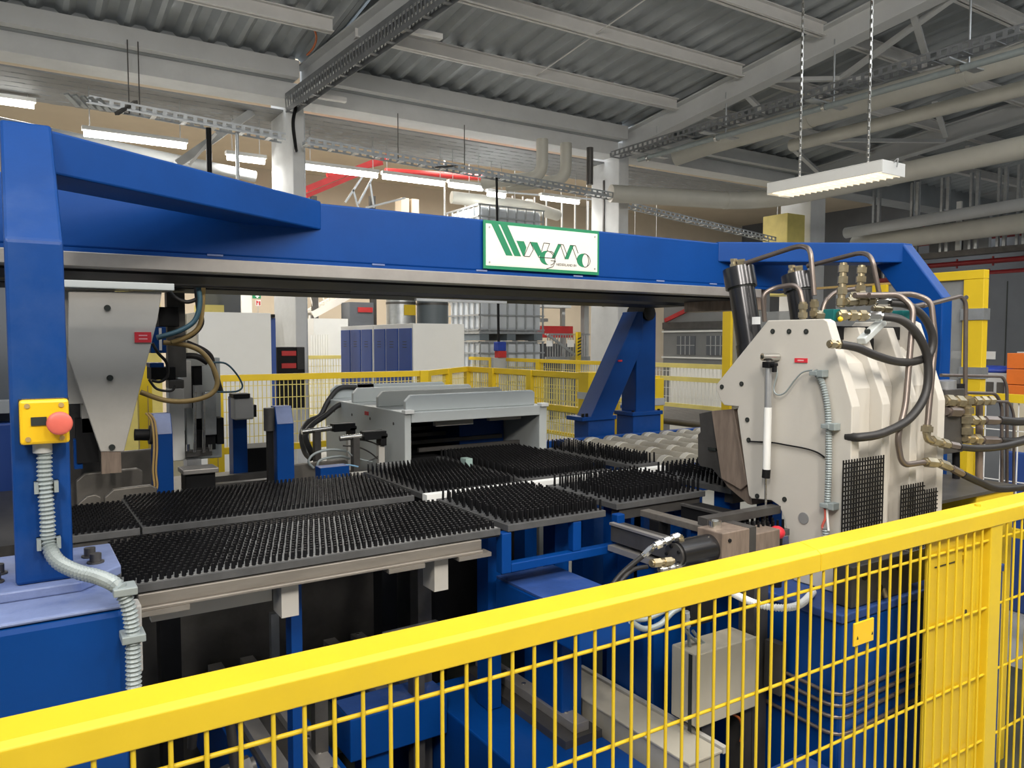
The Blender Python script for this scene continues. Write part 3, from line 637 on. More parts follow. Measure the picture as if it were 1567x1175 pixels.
for z in zs[1:]:
    c = hw.copy(); COL.objects.link(c); c.parent = fn; c.matrix_parent_inverse = hw.matrix_parent_inverse.copy(); c.location.z = z
h2 = B().cyl((2.66, FY + 0.0155, 0), (4.12, FY + 0.0155, 0), 0.0042, n=8).build('horizontal_wire', 'yellow', fn); h2.location.z = zs[0]
for z in zs[1:]:
    c = h2.copy(); COL.objects.link(c); c.parent = fn; c.matrix_parent_inverse = h2.matrix_parent_inverse.copy(); c.location.z = z
for x in (2.595, 4.11, -1.39): B().box(x, FY + 0.005, 0.0, x + 0.073, FY + 0.065, 1.075).build('post', 'yellow', fn, bevel=0.003)
pn = B(); pn.box(2.255, FY + 0.022, 0.1, 2.455, FY + 0.03, 1.075); pn.box(2.455, FY + 0.030, 0.1, 2.60, FY + 0.04, 1.075)
pn.build('cover_plate', 'yellow', fn, bevel=0.002)
B().cyl((2.475, FY + 0.028, 0.985), (2.475, FY + 0.018, 0.985), 0.016, n=6, smooth=False).build('cover_bolt', 'yellow', fn)
B().box(2.295, FY + 0.019, 0.975, 2.42, FY + 0.0215, 0.978).build('cover_seam', 'ink', fn)
B().cyl((2.50, FY + 0.029, 0.80), (2.50, FY + 0.035, 0.80), 0.008, n=10).build('cover_hole', 'ink', fn)
tgf = thing('warning_tag', 'small yellow plastic tag clipped on the near fence mesh', 'tag', (1.93, FY, 0.88))
(tx0, _, tz1), (tx1, _, tz0) = [(1.863,1.195,0.9),(1.952,1.195,0.837)]
B().box(tx0, FY - 0.003, tz0, tx1, FY + 0.003, tz1).build('plate', 'yellow_box', tgf, bevel=0.002)
for x in (tx0 + 0.014, tx1 - 0.008): B().prism([(x - 0.004, tz0 + 0.018), (x + 0.004, tz0 + 0.018), (x, tz0 + 0.027)], 'y', FY - 0.0038, FY - 0.0028).build('warning_mark', 'ink', tgf)


# ================================================================== HYDRAULIC FOLDING PRESS
pr = thing('folding_press', 'cream hydraulic folding press with four thick side plates, black cylinders and hoses', 'press', (2.4, 1.6, 0.86))
arc = [(1.615, 0.90), (1.622, 0.95), (1.630, 1.0), (1.645, 1.06), (1.668, 1.10), (1.70, 1.112)]
prof = [(1.727, 1.720), (1.515, 1.720), (1.500, 1.712), (1.414, 1.471), (1.408, 1.45), (1.408, 0.862), (1.605, 0.862)] + arc + [(1.782, 1.104), (1.795, 1.112), (1.852, 1.405), (1.846, 1.420), (1.912, 1.420), (1.925, 1.432), (1.953, 1.480), (1.948, 1.495)]
plates = []
for i, x in enumerate((2.150, 2.312, 2.474, 2.640)):
    pz = prof if i in (0, 3) else [(y, min(z, 1.695)) for y, z in prof]
    plates.append(B().prism(pz, 'x', x, x + 0.042).build('side_plate', 'cream', pr, bevel=0.003))
# holes and screws in the near plate
for p in [(2.15,1.705,1.683),(2.15,1.64,1.682),(2.15,1.575,1.681),(2.15,1.922,1.486),(2.15,1.833,1.501),(2.15,1.805,1.377),(2.15,1.798,1.307),(2.15,1.757,1.117),(2.15,1.645,1.125)]:
    B().cyl((2.1505, p[1], p[2]), (2.147, p[1], p[2]), 0.0085, n=14).build('screw_hole', 'ink', plates[0])
    B().cyl((2.150, p[1], p[2]), (2.1462, p[1], p[2]), 0.004, n=6).build('screw', 'dark_steel', plates[0])
p = (2.15,1.57,1.076); B().cyl((2.1505, p[1], p[2]), (2.147, p[1], p[2]), 0.019, n=22).build('lightening_hole', 'dark_panel', plates[0])
a, c = [(2.15,1.615,1.595),(2.15,1.568,1.581)]; tgp = B().box(2.146, c[1], c[2], 2.15, a[1], a[2]).build('red_tag', 'red_tag', plates[0])
B().box(2.1455, c[1] + 0.012, (a[2] + c[2]) / 2 - 0.002, 2.1462, a[1] - 0.012, (a[2] + c[2]) / 2 + 0.002).build('tag_text_bar', 'red_light', plates[0])
# sheet webs between the plates
for x0, x1, y in ((2.192, 2.312, 1.452), (2.354, 2.474, 1.475), (2.516, 2.640, 1.452)):
    b = B(); pts = [(y, 0.862), (y, 1.50), (y + 0.03, 1.58), (y + 0.09, 1.63), (y + 0.2, 1.64), (y + 0.2, 1.628), (y + 0.1, 1.615), (y + 0.045, 1.57), (y + 0.014, 1.50), (y + 0.014, 0.862)]
    b.prism(pts, 'x', x0, x1).build('web_sheet', 'cream', pr, bevel=0.002)
B().box(2.192, 1.55, 1.655, 2.64, 1.70, 1.70).build('manifold', 'black', pr, bevel=0.002)
B().box(2.36, 1.53, 1.60, 2.45, 1.60, 1.66).build('manifold_block', 'black', pr)
B().bar((2.285,1.47,1.65), (2.397,1.47,1.714), 0.03, 0.022).build('clamp_bar', 'hood_grey', pr, bevel=0.003)
p = (2.295,1.455,1.681); B().cyl((p[0], 1.462, p[2]), (p[0], 1.45, p[2]), 0.008, n=12).build('clamp_screw', 'ink', pr)
# tool blocks in the throat
pq = [(p[1], p[2]) for p in [(2.2,1.99,1.393),(2.2,1.886,1.408),(2.2,1.819,1.145),(2.2,1.848,1.122),(2.2,1.938,1.149)]]
B().prism(pq, 'x', 2.17, 2.62).build('tool_block', 'die_steel', pr, bevel=0.002)
pq = [(p[1], p[2]) for p in [(2.2,1.951,1.147),(2.2,1.819,1.145),(2.2,1.809,1.072),(2.2,1.829,1.073),(2.2,1.919,1.118)]]
B().prism(pq, 'x', 2.185, 2.62).build('tool_wedge', 'die_steel', pr, bevel=0.002)
pq = [(p[1], p[2]) for p in [(2.26,2.107,1.371),(2.26,2.038,1.387),(2.26,1.985,1.126),(2.26,2.037,1.166),(2.26,2.097,1.168),(2.26,2.11,1.181),(2.26,2.112,1.289),(2.26,2.099,1.3)]]
B().prism(pq, 'x', 2.23, 2.62).build('tool_holder', 'dark_steel', pr, bevel=0.002)
p, q = [(2.225,2.052,1.247),(2.225,2.013,1.237)]; B().box(2.222, q[1], q[2], 2.232, p[1], p[2]).build('holder_slot', 'ink', pr)
# two black cylinders, tilted
for x, base, top, cap in ((2.25, (1.872, 1.58), (1.927, 1.845), (1.943, 1.915)), (2.57, (1.872, 1.58), (1.92, 1.845), (1.935, 1.908))):
    d = Vector((0, cap[0] - base[0], cap[1] - base[1])).normalized()
    cy = B().cyl((x, base[0], base[1]), (x, top[0], top[1]), 0.046, n=32).build('cylinder', 'gunmetal', pr)
    c0 = Vector((x, top[0], top[1])); c1 = Vector((x, cap[0], cap[1]))
    B().cyl(c0 - d * 0.004, c0, 0.050, n=32).build('cap_gap', 'ink', cy)
    B().cyl(c0, c1, 0.0565, n=32).build('cylinder_cap', 'gunmetal', cy, bevel=0.002)
    B().cyl(Vector((x, base[0], base[1])), Vector((x, base[0], base[1])) + d * 0.06, 0.050, n=32).build('cylinder_foot', 'gunmetal', cy)
    f0 = c1 + Vector((-0.012, 0.012, 0)); b = B(); b.hexn(f0, f0 + Vector((0, 0, 0.016)), 0.015); b.cyl(f0 + Vector((0, 0, 0.016)), f0 + Vector((0, 0, 0.028)), 0.011); b.hexn(f0 + Vector((0, 0, 0.026)), f0 + Vector((0, 0, 0.036)), 0.014)
    b.hexn(f0 + Vector((0.008, -0.012, 0.02)), f0 + Vector((0.022, -0.035, 0.022)), 0.013)
    b.build('fitting', 'brass', cy)
a, c = [(2.2,1.834,1.735),(2.2,1.8,1.709)]; B().box(2.199, c[1] - 0.001, c[2], 2.2005, a[1], a[2]).build('paper_label', 'paper', pr)

def bent(pts, r, name='hydraulic_tube', m='copper_tube', parent=None, fl=0.035):
    return B().tube(fillet(pts, fl, 6), r, 12).build(name, m, parent or pr)
def flex(pts, r, name='hydraulic_hose', m='hose', parent=None):
    return B().tube(pts, r, 12, 8).build(name, m, parent or pr)
def fit(p, q, r, m='brass', parent=None, name='fitting', nuts=2):
    p, q = Vector(p), Vector(q); d = q - p; b = B(); r *= 1.12; b.cyl(p, q, r * 0.70, n=12)
    for i in range(nuts):
        s = (i + 0.15) / nuts; e = (i + 0.78) / nuts; b.hexn(p + d * s, p + d * e, r)
    return b.build(name, m, parent or pr)
# rigid tubes over the press
bent([(2.235,1.9,1.93)] + [(2.269,1.7,1.975),(2.223,1.62,1.955),(2.221,1.6,1.8)], 0.0085)
bent([(2.593,1.9,1.939)] + [(2.567,1.66,1.967),(2.536,1.6,1.946),(2.557,1.58,1.81)], 0.0085)
bent([(2.15,1.74,1.716),(2.137,1.74,1.808),(2.172,1.72,1.83),(2.192,1.64,1.839),(2.191,1.62,1.77)], 0.008)
bent([(2.264,1.6,1.745),(2.277,1.6,1.78),(2.325,1.6,1.814),(2.457,1.6,1.83)], 0.008)
bent([(2.29,1.5,1.797),(2.559,1.46,1.808),(2.596,1.42,1.785),(2.591,1.4,1.654),(2.522,1.38,1.372)], 0.0095)
bent([(2.321,1.47,1.797),(2.44,1.44,1.801),(2.456,1.4,1.76),(2.384,1.375,1.447),(2.332,1.37,1.347),(2.362,1.37,1.257),(2.48,1.36,1.259)], 0.0095)
bent([(2.725,1.52,1.775),(3.175,1.62,1.829),(3.216,1.62,1.807),(3.235,1.62,1.429)], 0.0085)
bent([(2.482,1.5,1.775),(2.64,1.5,1.77),(2.725,1.52,1.78)], 0.0085)
# flexible hoses
flex([(2.355,1.44,1.729),(2.391,1.4,1.717),(2.439,1.375,1.671),(2.483,1.365,1.595),(2.472,1.36,1.486),(2.385,1.362,1.406),(2.254,1.368,1.368),(2.165,1.385,1.359),(2.16,1.43,1.356)], 0.0135)
flex([(2.43,1.46,1.776),(2.468,1.42,1.765),(2.523,1.4,1.725),(2.556,1.39,1.665),(2.539,1.39,1.607),(2.446,1.385,1.585),(2.343,1.385,1.586),(2.237,1.39,1.606),(2.157,1.4,1.63),(2.101,1.42,1.64)], 0.013)
fit((2.058,1.43,1.642), (2.115,1.42,1.638), 0.012)
# fittings on the manifold
fit((2.163,1.6,1.722), (2.164,1.6,1.777), 0.014, 'brass'); fit((2.223,1.6,1.727), (2.221,1.6,1.787), 0.014, 'brass')
fit((2.216,1.6,1.736), (2.257,1.58,1.732), 0.015, 'olive_brass', nuts=1)
fit((2.293,1.55,1.761), (2.301,1.55,1.906), 0.015, 'brass', nuts=4)
fit((2.395,1.55,1.812), (2.402,1.55,1.903), 0.015, 'brass', nuts=3)
fit((2.287,1.53,1.777), (2.399,1.5,1.783), 0.014, 'olive_brass', nuts=3); fit((2.399,1.5,1.781), (2.443,1.47,1.779), 0.0135, 'chrome', nuts=1)
fit((2.247,1.53,1.734), (2.333,1.48,1.732), 0.016, 'brass', nuts=3); fit((2.333,1.48,1.732), (2.362,1.44,1.73), 0.0135, 'chrome', nuts=1)
fit((2.323,1.54,1.794), (2.361,1.5,1.799), 0.015, 'olive_brass', nuts=2); fit((2.468,1.55,1.761), (2.531,1.52,1.757), 0.012, 'olive_brass', nuts=2)
for (p, q) in ([(2.241,1.56,1.754),(2.288,1.56,1.714)], [(2.634,1.56,1.758),(2.702,1.56,1.725)]):
    B().box(p[0], 1.54, q[2], q[0], 1.58, p[2]).build('valve_block', 'teal', pr, bevel=0.002)
b = (2.246,1.52,1.721); B().ball(b, 0.009).build('yellow_plug', 'yellow', pr)
# elbow groups at the rear right
fit((2.522,1.38,1.376), (2.519,1.38,1.346), 0.017, 'olive_brass', nuts=1)
B().tube([(2.519,1.38,1.35),(2.528,1.38,1.328),(2.56,1.38,1.319)], 0.012, 10, 4).build('elbow', 'olive_brass', pr)
fit((2.544,1.38,1.325), (2.659,1.38,1.299), 0.015, 'olive_brass', nuts=2); fit((2.651,1.38,1.302), (2.721,1.37,1.289), 0.011, 'copper_tube', nuts=1)
flex([(2.708,1.37,1.29),(2.828,1.36,1.277),(2.967,1.35,1.275),(3.27,1.34,1.281)] + [(3.55, 1.42, 1.16), (3.68, 1.50, 0.7), (3.70, 1.52, 0.03)], 0.0125)
fit((2.472,1.36,1.26), (2.55,1.355,1.249), 0.015, 'olive_brass', nuts=1); fit((2.542,1.355,1.254), (2.618,1.35,1.229), 0.014, 'olive_brass', nuts=1); fit((2.61,1.35,1.232), (2.702,1.345,1.197), 0.0115, 'copper_tube', nuts=1)
flex([(2.689,1.345,1.201),(2.794,1.34,1.164),(2.933,1.34,1.127),(3.26,1.33,1.099)] + [(3.45, 1.38, 0.98), (3.58, 1.44, 0.6), (3.60, 1.46, 0.03)], 0.0125)
# gas spring on the near plate
gs = thing('gas_spring', 'slim grey and white pneumatic cylinder hanging on the cream press plate', 'cylinder', (2.115,1.69,0.963))
pts = [(2.115,1.693,1.596),(2.115,1.693,1.574),(2.115,1.692,1.43),(2.115,1.693,1.222),(2.115,1.695,1.193),(2.115,1.692,0.947)]
B().cyl(pts[1], pts[2], 0.0118, n=20).build('grey_barrel', 'alu', gs); B().cyl(pts[2], pts[3], 0.0130, n=20).build('white_sleeve', 'white', gs)
B().cyl(pts[3], pts[4], 0.0135, n=18).build('end_cap', 'black', gs); B().cyl(pts[4], pts[5], 0.0042, n=10).build('piston_rod', 'chrome', gs)
b = B(); b.box(2.10, pts[1][1] - 0.014, pts[1][2] - 0.012, 2.13, pts[1][1] + 0.014, pts[1][2] + 0.008); b.box(2.105, pts[1][1] - 0.032, pts[1][2] - 0.006, 2.125, pts[1][1] - 0.012, pts[1][2] + 0.004); b.box(2.107, pts[1][1] - 0.030, pts[1][2] - 0.026, 2.122, pts[1][1] - 0.019, pts[1][2]); b.build('head_cap', 'black', gs, bevel=0.002)
h = pts[0]; b = B(); b.cyl((2.09, h[1] + 0.006, h[2] + 0.002), (2.15, h[1] - 0.012, h[2] + 0.002), 0.0125, n=18); b.cyl(pts[1], h, 0.008); b.build('pivot_pin', 'chrome', gs)
B().cyl((2.088, h[1] + 0.0065, h[2] + 0.002), (2.0895, h[1] + 0.006, h[2] + 0.002), 0.006, n=12).build('pin_bore', 'ink', gs)
p = pts[5]; B().hexn(p, (p[0], p[1], p[2] + 0.012), 0.009).build('rod_end', 'chrome', gs)
B().tube([(2.13,1.676,1.564),(2.13,1.67,1.542),(2.13,1.682,1.492),(2.13,1.666,1.473),(2.13,1.635,1.483),(2.13,1.601,1.523),(2.13,1.572,1.55),(2.13,1.536,1.559)], 0.0028, 6, 6).build('sensor_lead', 'conduit', gs)
# corrugated conduit on the plate with clips
pc = thing('cable_conduit', 'grey corrugated conduit clipped on the cream press plate', 'conduit', (2.13,1.47,1.083))
ribbed([(2.132,1.528,1.555),(2.132,1.501,1.521),(2.132,1.481,1.451),(2.132,1.474,1.37),(2.132,1.471,1.247),(2.132,1.473,1.128)], 0.0105, 'conduit', 'corrugated_tube', pc)
ribbed([(2.132,1.476,1.065),(2.132,1.475,1.02)], 0.0115, 'conduit', 'lower_tube', pc)
B().tube([(2.13,1.481,1.131),(2.13,1.477,1.098),(2.13,1.488,1.069),(2.13,1.481,1.056)], 0.004, 6, 5).build('red_lead', 'red_pink', pc); B().tube([(2.128,1.47,1.133),(2.128,1.469,1.1),(2.128,1.464,1.06)], 0.004, 6, 5).build('white_lead', 'white', pc)
for u, v in ((0, 0), (1, 0), (2, 0)):
    p = [(2.132,1.521,1.549), (2.132,1.475,1.386), (2.132,1.473,1.138)][u]
    b = B(); b.box(2.118, p[1] - 0.030, p[2] - 0.011, 2.15, p[1] - 0.008, p[2] + 0.011); b.box(2.114, p[1] - 0.012, p[2] - 0.007, 2.15, p[1] + 0.016, p[2] + 0.007); b.build('clip', 'conduit', pc, bevel=0.002)
tag(B().tube([(2.142,1.788,1.304),(2.142,1.752,1.306),(2.142,1.692,1.31),(2.142,1.633,1.308),(2.142,1.565,1.305),(2.142,1.521,1.298),(2.142,1.493,1.285)], 0.0028, 6, 5).build('sensor_cable', 'black'), 'thin black cable running across the cream press plate behind the gas spring', 'cable')
# black perforated guards between the plates
def grille(x0, x1, z0, z1, name='perforated_guard', notch=None):
    b = B(); p = 0.0140; w = 0.0042; y = 1.398; n = int((x1 - x0) / p); m_ = int((z1 - z0) / p)
    for i in range(n + 1):
        x = x0 + i * p; zt = z1 if not notch or x < notch[0] else notch[1]
        b.box(x, y, z0, x + w, y + 0.003, zt + w)
    for j in range(m_ + 1):
        z = z0 + j * p; xe = x1 if not notch or z < notch[1] + 0.002 else notch[0]
        b.box(x0, y - 0.0004, z, xe, y + 0.0026, z + w)
    o = b.build(name, 'black', pr); stuff(o); return o
grille(2.098, 2.312, 0.90, 1.287); grille(2.412, 2.634, 0.90, 1.178, notch=(2.552, 1.150))
# blue press bed
pb = thing('press_bed', 'blue press bed under the cream folding press', 'press bed', (2.4, 1.6, 0))
B().box(2.0, 1.325, 0.0, 2.95, 2.0, 0.835).build('bed_body', 'blue', pb, bevel=0.01)
B().box(1.99, 1.318, 0.835, 2.95, 2.0, 0.860).build('bed_top', 'blue_greyed', pb, bevel=0.004)
for z in (0.62, 0.585, 0.55, 0.50): B().tube(fillet([(1.99, 1.95, z + 0.02), (1.985, 1.32, z), (2.5, 1.312, z + 0.02)], 0.06), 0.006, 8).build('hydraulic_line', 'copper_tube', pb)
B().box(1.955, 1.50, 0.56, 1.985, 1.56, 0.72).build('line_clamp', 'dark_steel', pb)
vb = thing('valve_block', 'dark steel valve block standing on the blue press bed', 'valve block', (2.2, 1.36, 0.86))
B().box(2.06, 1.335, 0.862, 2.36, 1.40, 0.985).build('block', 'dark_steel', vb, bevel=0.003)
B().box(2.36, 1.328, 0.885, 2.46, 1.39, 0.99).build('end_valve', 'chrome', vb, bevel=0.003)
for x, z in ((2.12, 0.95), (2.3, 0.95), (2.2, 0.9)): B().cyl((x, 1.336, z), (x, 1.331, z), 0.012, n=12).build('port_plug', 'black', vb)
B().cyl((2.22, 1.336, 0.895), (2.22, 1.325, 0.87), 0.008, n=8).build('brass_nipple', 'brass', vb)
ht = thing('hose', 'light grey hose lying along the blue press bed top', 'hose', (2.05, 1.5, 0.86))
ribbed([(1.872,1.67,0.873),(1.846,1.573,0.873),(1.838,1.481,0.873),(1.876,1.43,0.873),(1.945,1.425,0.873),(2.069,1.473,0.873)], 0.0115, 'white', 'hose_run', ht)
# fittings and pipework right of the press
rm = thing('hydraulic_manifold', 'hydraulic manifold with brass elbows beside the far press plate', 'manifold', (3.224,1.62,1.019))
p, q = [(3.013,1.6,1.464),(3.153,1.6,1.214)]
B().box(p[0], 1.58, q[2], q[0], 1.66, p[2]).build('block', 'dark_steel', rm, bevel=0.003)
B().cyl((3.09,1.62,1.45), (3.087,1.62,1.496), 0.036, n=18).build('accumulator', 'alu', rm)
B().box(*(lambda a, c: (a[0], 1.60, c[2], c[0], 1.65, a[2]))(*[(3.118,1.6,1.481),(3.19,1.6,1.432)])).build('solenoid', 'black', rm)
for a, c, r, m, k in (((2.997,1.58,1.423), (3.141,1.58,1.411), 0.022, 'olive_brass', 2), ((3.009,1.58,1.382), (3.124,1.58,1.374), 0.022, 'copper_tube', 1), ((3.165,1.58,1.434), (3.17,1.58,1.356), 0.024, 'brass', 2), ((3.149,1.57,1.363), (3.155,1.57,1.275), 0.022, 'olive_brass', 2), ((3.155,1.56,1.34), (3.236,1.55,1.334), 0.018, 'olive_brass', 2), ((3.226,1.55,1.337), (3.356,1.54,1.328), 0.017, 'copper_tube', 1), ((3.14,1.57,1.27), (3.241,1.56,1.257), 0.02, 'brass', 2), ((3.231,1.56,1.257), (3.367,1.54,1.247), 0.016, 'copper_tube', 1), ((3.191,1.57,1.413), (3.335,1.56,1.41), 0.018, 'olive_brass', 3)):
    fit(a, c, r, m, rm, nuts=k)
flex([(3.345,1.54,1.331),(3.437,1.53,1.322),(3.704,1.52,1.288)] + [(4.05, 1.55, 1.1), (4.12, 1.58, 0.6), (4.12, 1.6, 0.03)], 0.017, parent=rm); flex([(3.356,1.54,1.248),(3.471,1.53,1.239),(3.77,1.52,1.233)] + [(3.98, 1.50, 1.0), (4.03, 1.5, 0.5), (4.03, 1.5, 0.03)], 0.015, parent=rm)
bent([(3.198,1.7,1.511),(3.714,1.7,1.493),(3.753,1.7,1.445),(3.789,1.7,0.943)], 0.007, parent=rm); bent([(3.185,1.68,1.443),(3.612,1.68,1.422),(3.668,1.68,1.368),(3.697,1.68,0.957)], 0.007, parent=rm); bent([(3.438,1.66,1.399),(3.693,1.66,1.383),(3.739,1.66,1.322),(3.76,1.66,0.953)], 0.006, parent=rm)
B().cyl((3.177,1.62,1.215), (3.19,1.62,0.996), 0.014, n=10).build('drain_pipe', 'black', rm); B().cyl((3.35,1.62,1.4), (3.373,1.62,0.975), 0.014, n=10).build('drain_pipe', 'die_steel', rm)
B().box(*(lambda a, c: (a[0], 1.585, c[2], c[0], 1.60, a[2]))(*[(3.117,1.6,1.403),(3.173,1.6,1.375)])).build('blue_tag', 'teal_cable', rm)
a, c = [(3.024,1.6,1.032),(3.368,1.6,0.98)]; tag(B().box(2.70, 1.42, 1.085, 3.25, 1.72, 1.098).build('cover_lid', 'dark_steel', bevel=0.002), 'dark flat lid on the yellow cabinet behind the near fence', 'lid')
tag(B().box(2.96, 1.43, 0.0, 3.24, 1.70, 1.084).build('yellow_cabinet', 'yellow', bevel=0.004), 'low yellow sheet cabinet beside the perforated guard', 'cabinet')


# ================================================================== MACHINERY BELOW THE TABLES
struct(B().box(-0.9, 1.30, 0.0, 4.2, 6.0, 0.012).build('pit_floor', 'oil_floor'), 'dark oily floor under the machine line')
tr = thing('cable_trunking', 'long beige cable trunking box low behind the near fence', 'trunking', (1.58, 1.8, 0.0))
B().box(1.525, 1.46, 0.40, 1.648, 2.11, 0.492).build('trough', 'beige', tr, bevel=0.002); B().box(1.520, 1.455, 0.492, 1.652, 2.115, 0.50).build('lid', 'beige', tr, bevel=0.002)
B().box(1.655, 1.455, 0.488, 1.672, 2.115, 0.506).build('edge_strip', 'greige', tr)
for y in (1.6, 2.0): B().box(1.56, y, 0.0, 1.61, y + 0.05, 0.40).build('support', 'dark_steel', tr)
lb = thing('floor_beam', 'blue longitudinal floor beam with a steel rail beside the beige trunking', 'beam', (1.35, 1.9, 0))
B().box(1.18, 1.28, 0.10, 1.505, 2.42, 0.43).build('beam_body', 'blue', lb, bevel=0.006); B().box(1.2, 1.3, 0.0, 1.48, 1.42, 0.10).build('foot', 'blue', lb); B().box(1.2, 2.28, 0.0, 1.48, 2.40, 0.10).build('foot', 'blue', lb)
b = B().box(1.36, 1.80, 0.43, 1.50, 2.42, 0.455).build('rail_bed', 'dark_steel', lb); B().box(1.41, 1.82, 0.455, 1.465, 2.42, 0.485).build('guide_rail', 'rail_steel', lb, bevel=0.002)
for i in range(5): B().cyl((1.437, 1.90 + i * 0.12, 0.485), (1.437, 1.90 + i * 0.12, 0.488), 0.008, n=10).build('rail_screw', 'chrome', lb)
cb = thing('floor_beam', 'blue cross beam with pale top seen through the fence mesh', 'beam', (1.0, 2.25, 0))
B().box(0.84, 2.20, 0.36, 1.175, 2.34, 0.495).build('beam_body', 'blue', cb, bevel=0.004); B().box(0.842, 2.202, 0.495, 1.173, 2.338, 0.50).build('pale_top', 'blue_greyed', cb)
B().box(0.9, 2.22, 0.0, 0.98, 2.32, 0.36).build('foot', 'blue', cb)
for i, (x, y0, y1, lab) in enumerate(((0.66, 1.5, 3.1, 'steel guide rail on blue bed nearest the blue base block'), (1.12, 2.45, 3.1, 'steel guide rail on blue bed in the shade under the brush tables'))):
    rl = thing('guide_rail_bed', lab, 'rail', (x, y0, 0))
    B().box(x - 0.10, y0, 0.10, x + 0.16, y1, 0.36).build('bed', 'blue', rl); B().box(x - 0.06, y0, 0.36, x + 0.13, y1, 0.372).build('bed_plate', 'dark_steel', rl)
    B().box(x - 0.05, y0, 0.372, x - 0.0, y1, 0.40).build('rail', 'rail_steel', rl); r_ = B().box(x + 0.07, y0, 0.372, x + 0.12, y1, 0.40).build('rail', 'rail_steel', rl)
    for k in range(6): B().cyl((x + 0.095, y0 + 0.3 + k * 0.11, 0.40), (x + 0.095, y0 + 0.3 + k * 0.11, 0.403), 0.008, n=10).build('rail_screw', 'chrome', r_)
    for yy in (y0 + 0.1, y1 - 0.2): B().box(x - 0.05, yy, 0.0, x + 0.1, yy + 0.1, 0.10).build('foot', 'dark_steel', rl)
for (u0, lab) in ((0, 'thin grey steel strip just above the fence rail, nearer the blue base'), (1, 'thin grey steel strip just above the fence rail, nearer the blue bracket frame')):
    x0 = 0.70 + u0 * 0.34
    tg_ = thing('steel_strip', lab, 'steel strip', (x0, 1.9, 0)); p, q = [[(0.643,2.235,0.7),(0.846,2.259,0.7)], [(0.966,2.227,0.72),(1.16,2.236,0.72)]][u0]
    B().bar(p, q, 0.03, 0.02).build('strip', 'galv', tg_); B().box(p[0] + 0.1, p[1], 0.0, p[0] + 0.14, p[1] + 0.04, p[2] - 0.01).build('stand', 'dark_steel', tg_)
gp = thing('drip_tray', 'dull green drip tray under the brush tables', 'tray', (1.0, 3.4, 0))
B().box(0.84, 2.45, 0.012, 1.0, 3.1, 0.26).build('tray_body', 'oil_floor', gp); B().box(0.84, 2.98, 0.26, 1.0, 3.1, 0.27).build('tray_lip', 'die_steel', gp)
b = thing('chain_hoist_hook', 'small steel lug standing in the dark below the brush table', 'lug', (0.80, 3.1, 0)); B().box(0.80, 2.9, 0.0, 0.83, 2.93, 0.62).build('upright', 'galv', b)
tag(B().tube([(0.36, 2.05, 0.62), (0.37, 2.02, 0.75), (0.40, 1.98, 0.80), (0.43, 1.95, 0.72), (0.44, 1.93, 0.50), (0.44, 1.93, 0.012)], 0.012, 8, 6).build('black_hose', 'hose'), 'black hose arching down beside the conduit under the long brush table', 'hose')
fv = thing('floor_valve', 'small steel valve fitting at the foot of the arching black hose', 'valve', (0.46, 2.0, 0.0)); B().cyl((0.46, 2.06, 0.012), (0.46, 2.06, 0.5), 0.02).build('stem', 'galv', fv); fit((0.42, 2.06, 0.5), (0.52, 2.06, 0.52), 0.03, 'dark_steel', fv)
# blue transfer beam and columns below the bracket frame
tb = thing('transfer_beam', 'blue transfer beam with painted-in lit top below the bracket frame', 'beam', (1.42, 1.8, 0))
B().box(1.30, 1.66, 0.78, 1.53, 2.10, 0.885).build('beam_body', 'blue', tb, bevel=0.006); B().box(1.302, 1.662, 0.885, 1.528, 2.098, 0.892).build('pale_top', 'blue_greyed', tb)  # light on the upper face put into the paler top sheet
B().box(1.42, 1.90, 0.43, 1.50, 2.05, 0.78).build('column', 'blue', tb, bevel=0.006)
cl = thing('blue_column', 'wide blue machine column behind the beige control box', 'column', (1.75, 1.9, 0))
B().box(1.68, 1.80, 0.012, 1.98, 2.0, 0.80).build('column_body', 'blue', cl, bevel=0.008)
cx = thing('control_box', 'beige electrical control box behind the fence mesh', 'control box', (1.78, 1.6, 0.5))
B().box(1.638, 1.548, 0.53, 1.90, 1.645, 0.745).build('body', 'beige', cx, bevel=0.004); B().box(1.635, 1.538, 0.53, 1.90, 1.546, 0.748).build('door', 'beige', cx, bevel=0.003); B().box(1.637, 1.56, 0.51, 1.6375, 1.575, 0.74).build('seam', 'ink', cx)
B().box(1.68, 1.56, 0.0, 1.72, 1.62, 0.53).build('stand', 'dark_steel', cx); B().box(1.86, 1.56, 0.0, 1.90, 1.62, 0.53).build('stand', 'dark_steel', cx)
for i, pts in enumerate(([(1.679,1.6,0.791),(1.73,1.6,0.741),(1.822,1.6,0.69),(1.943,1.6,0.652),(2.103,1.6,0.649)], [(1.638,1.6,0.81),(1.685,1.6,0.764),(1.764,1.6,0.719),(1.944,1.6,0.631),(2.106,1.6,0.539)], [(1.656,1.6,0.855),(1.66,1.6,0.795),(1.669,1.6,0.744),(1.686,1.6,0.716)])):
    tag(B().tube(pts, 0.005, 8, 6).build('pneumatic_hose', 'conduit'), ['thin grey hose curving over the top of the beige control box', 'thin grey hose slanting across the front of the beige control box', 'thin grey hose dropping onto the corner of the beige control box'][i], 'hose')
tag(B().tube([(1.766,1.56,0.546),(1.81,1.56,0.52),(1.845,1.56,0.494),(1.858,1.56,0.453),(1.85,1.56,0.421)], 0.004, 6, 5).build('orange_cable', 'orange_cable'), 'short orange cable tuft below the beige control box', 'cable')
lo = thing('blue_step', 'low blue block with pale top at the foot of the press bed', 'block', (2.05, 1.45, 0))
B().box(1.70, 1.30, 0.0, 1.985, 1.44, 0.395).build('block', 'blue', lo, bevel=0.005); B().box(1.702, 1.302, 0.395, 1.983, 1.438, 0.40).build('pale_top', 'blue_greyed', lo)
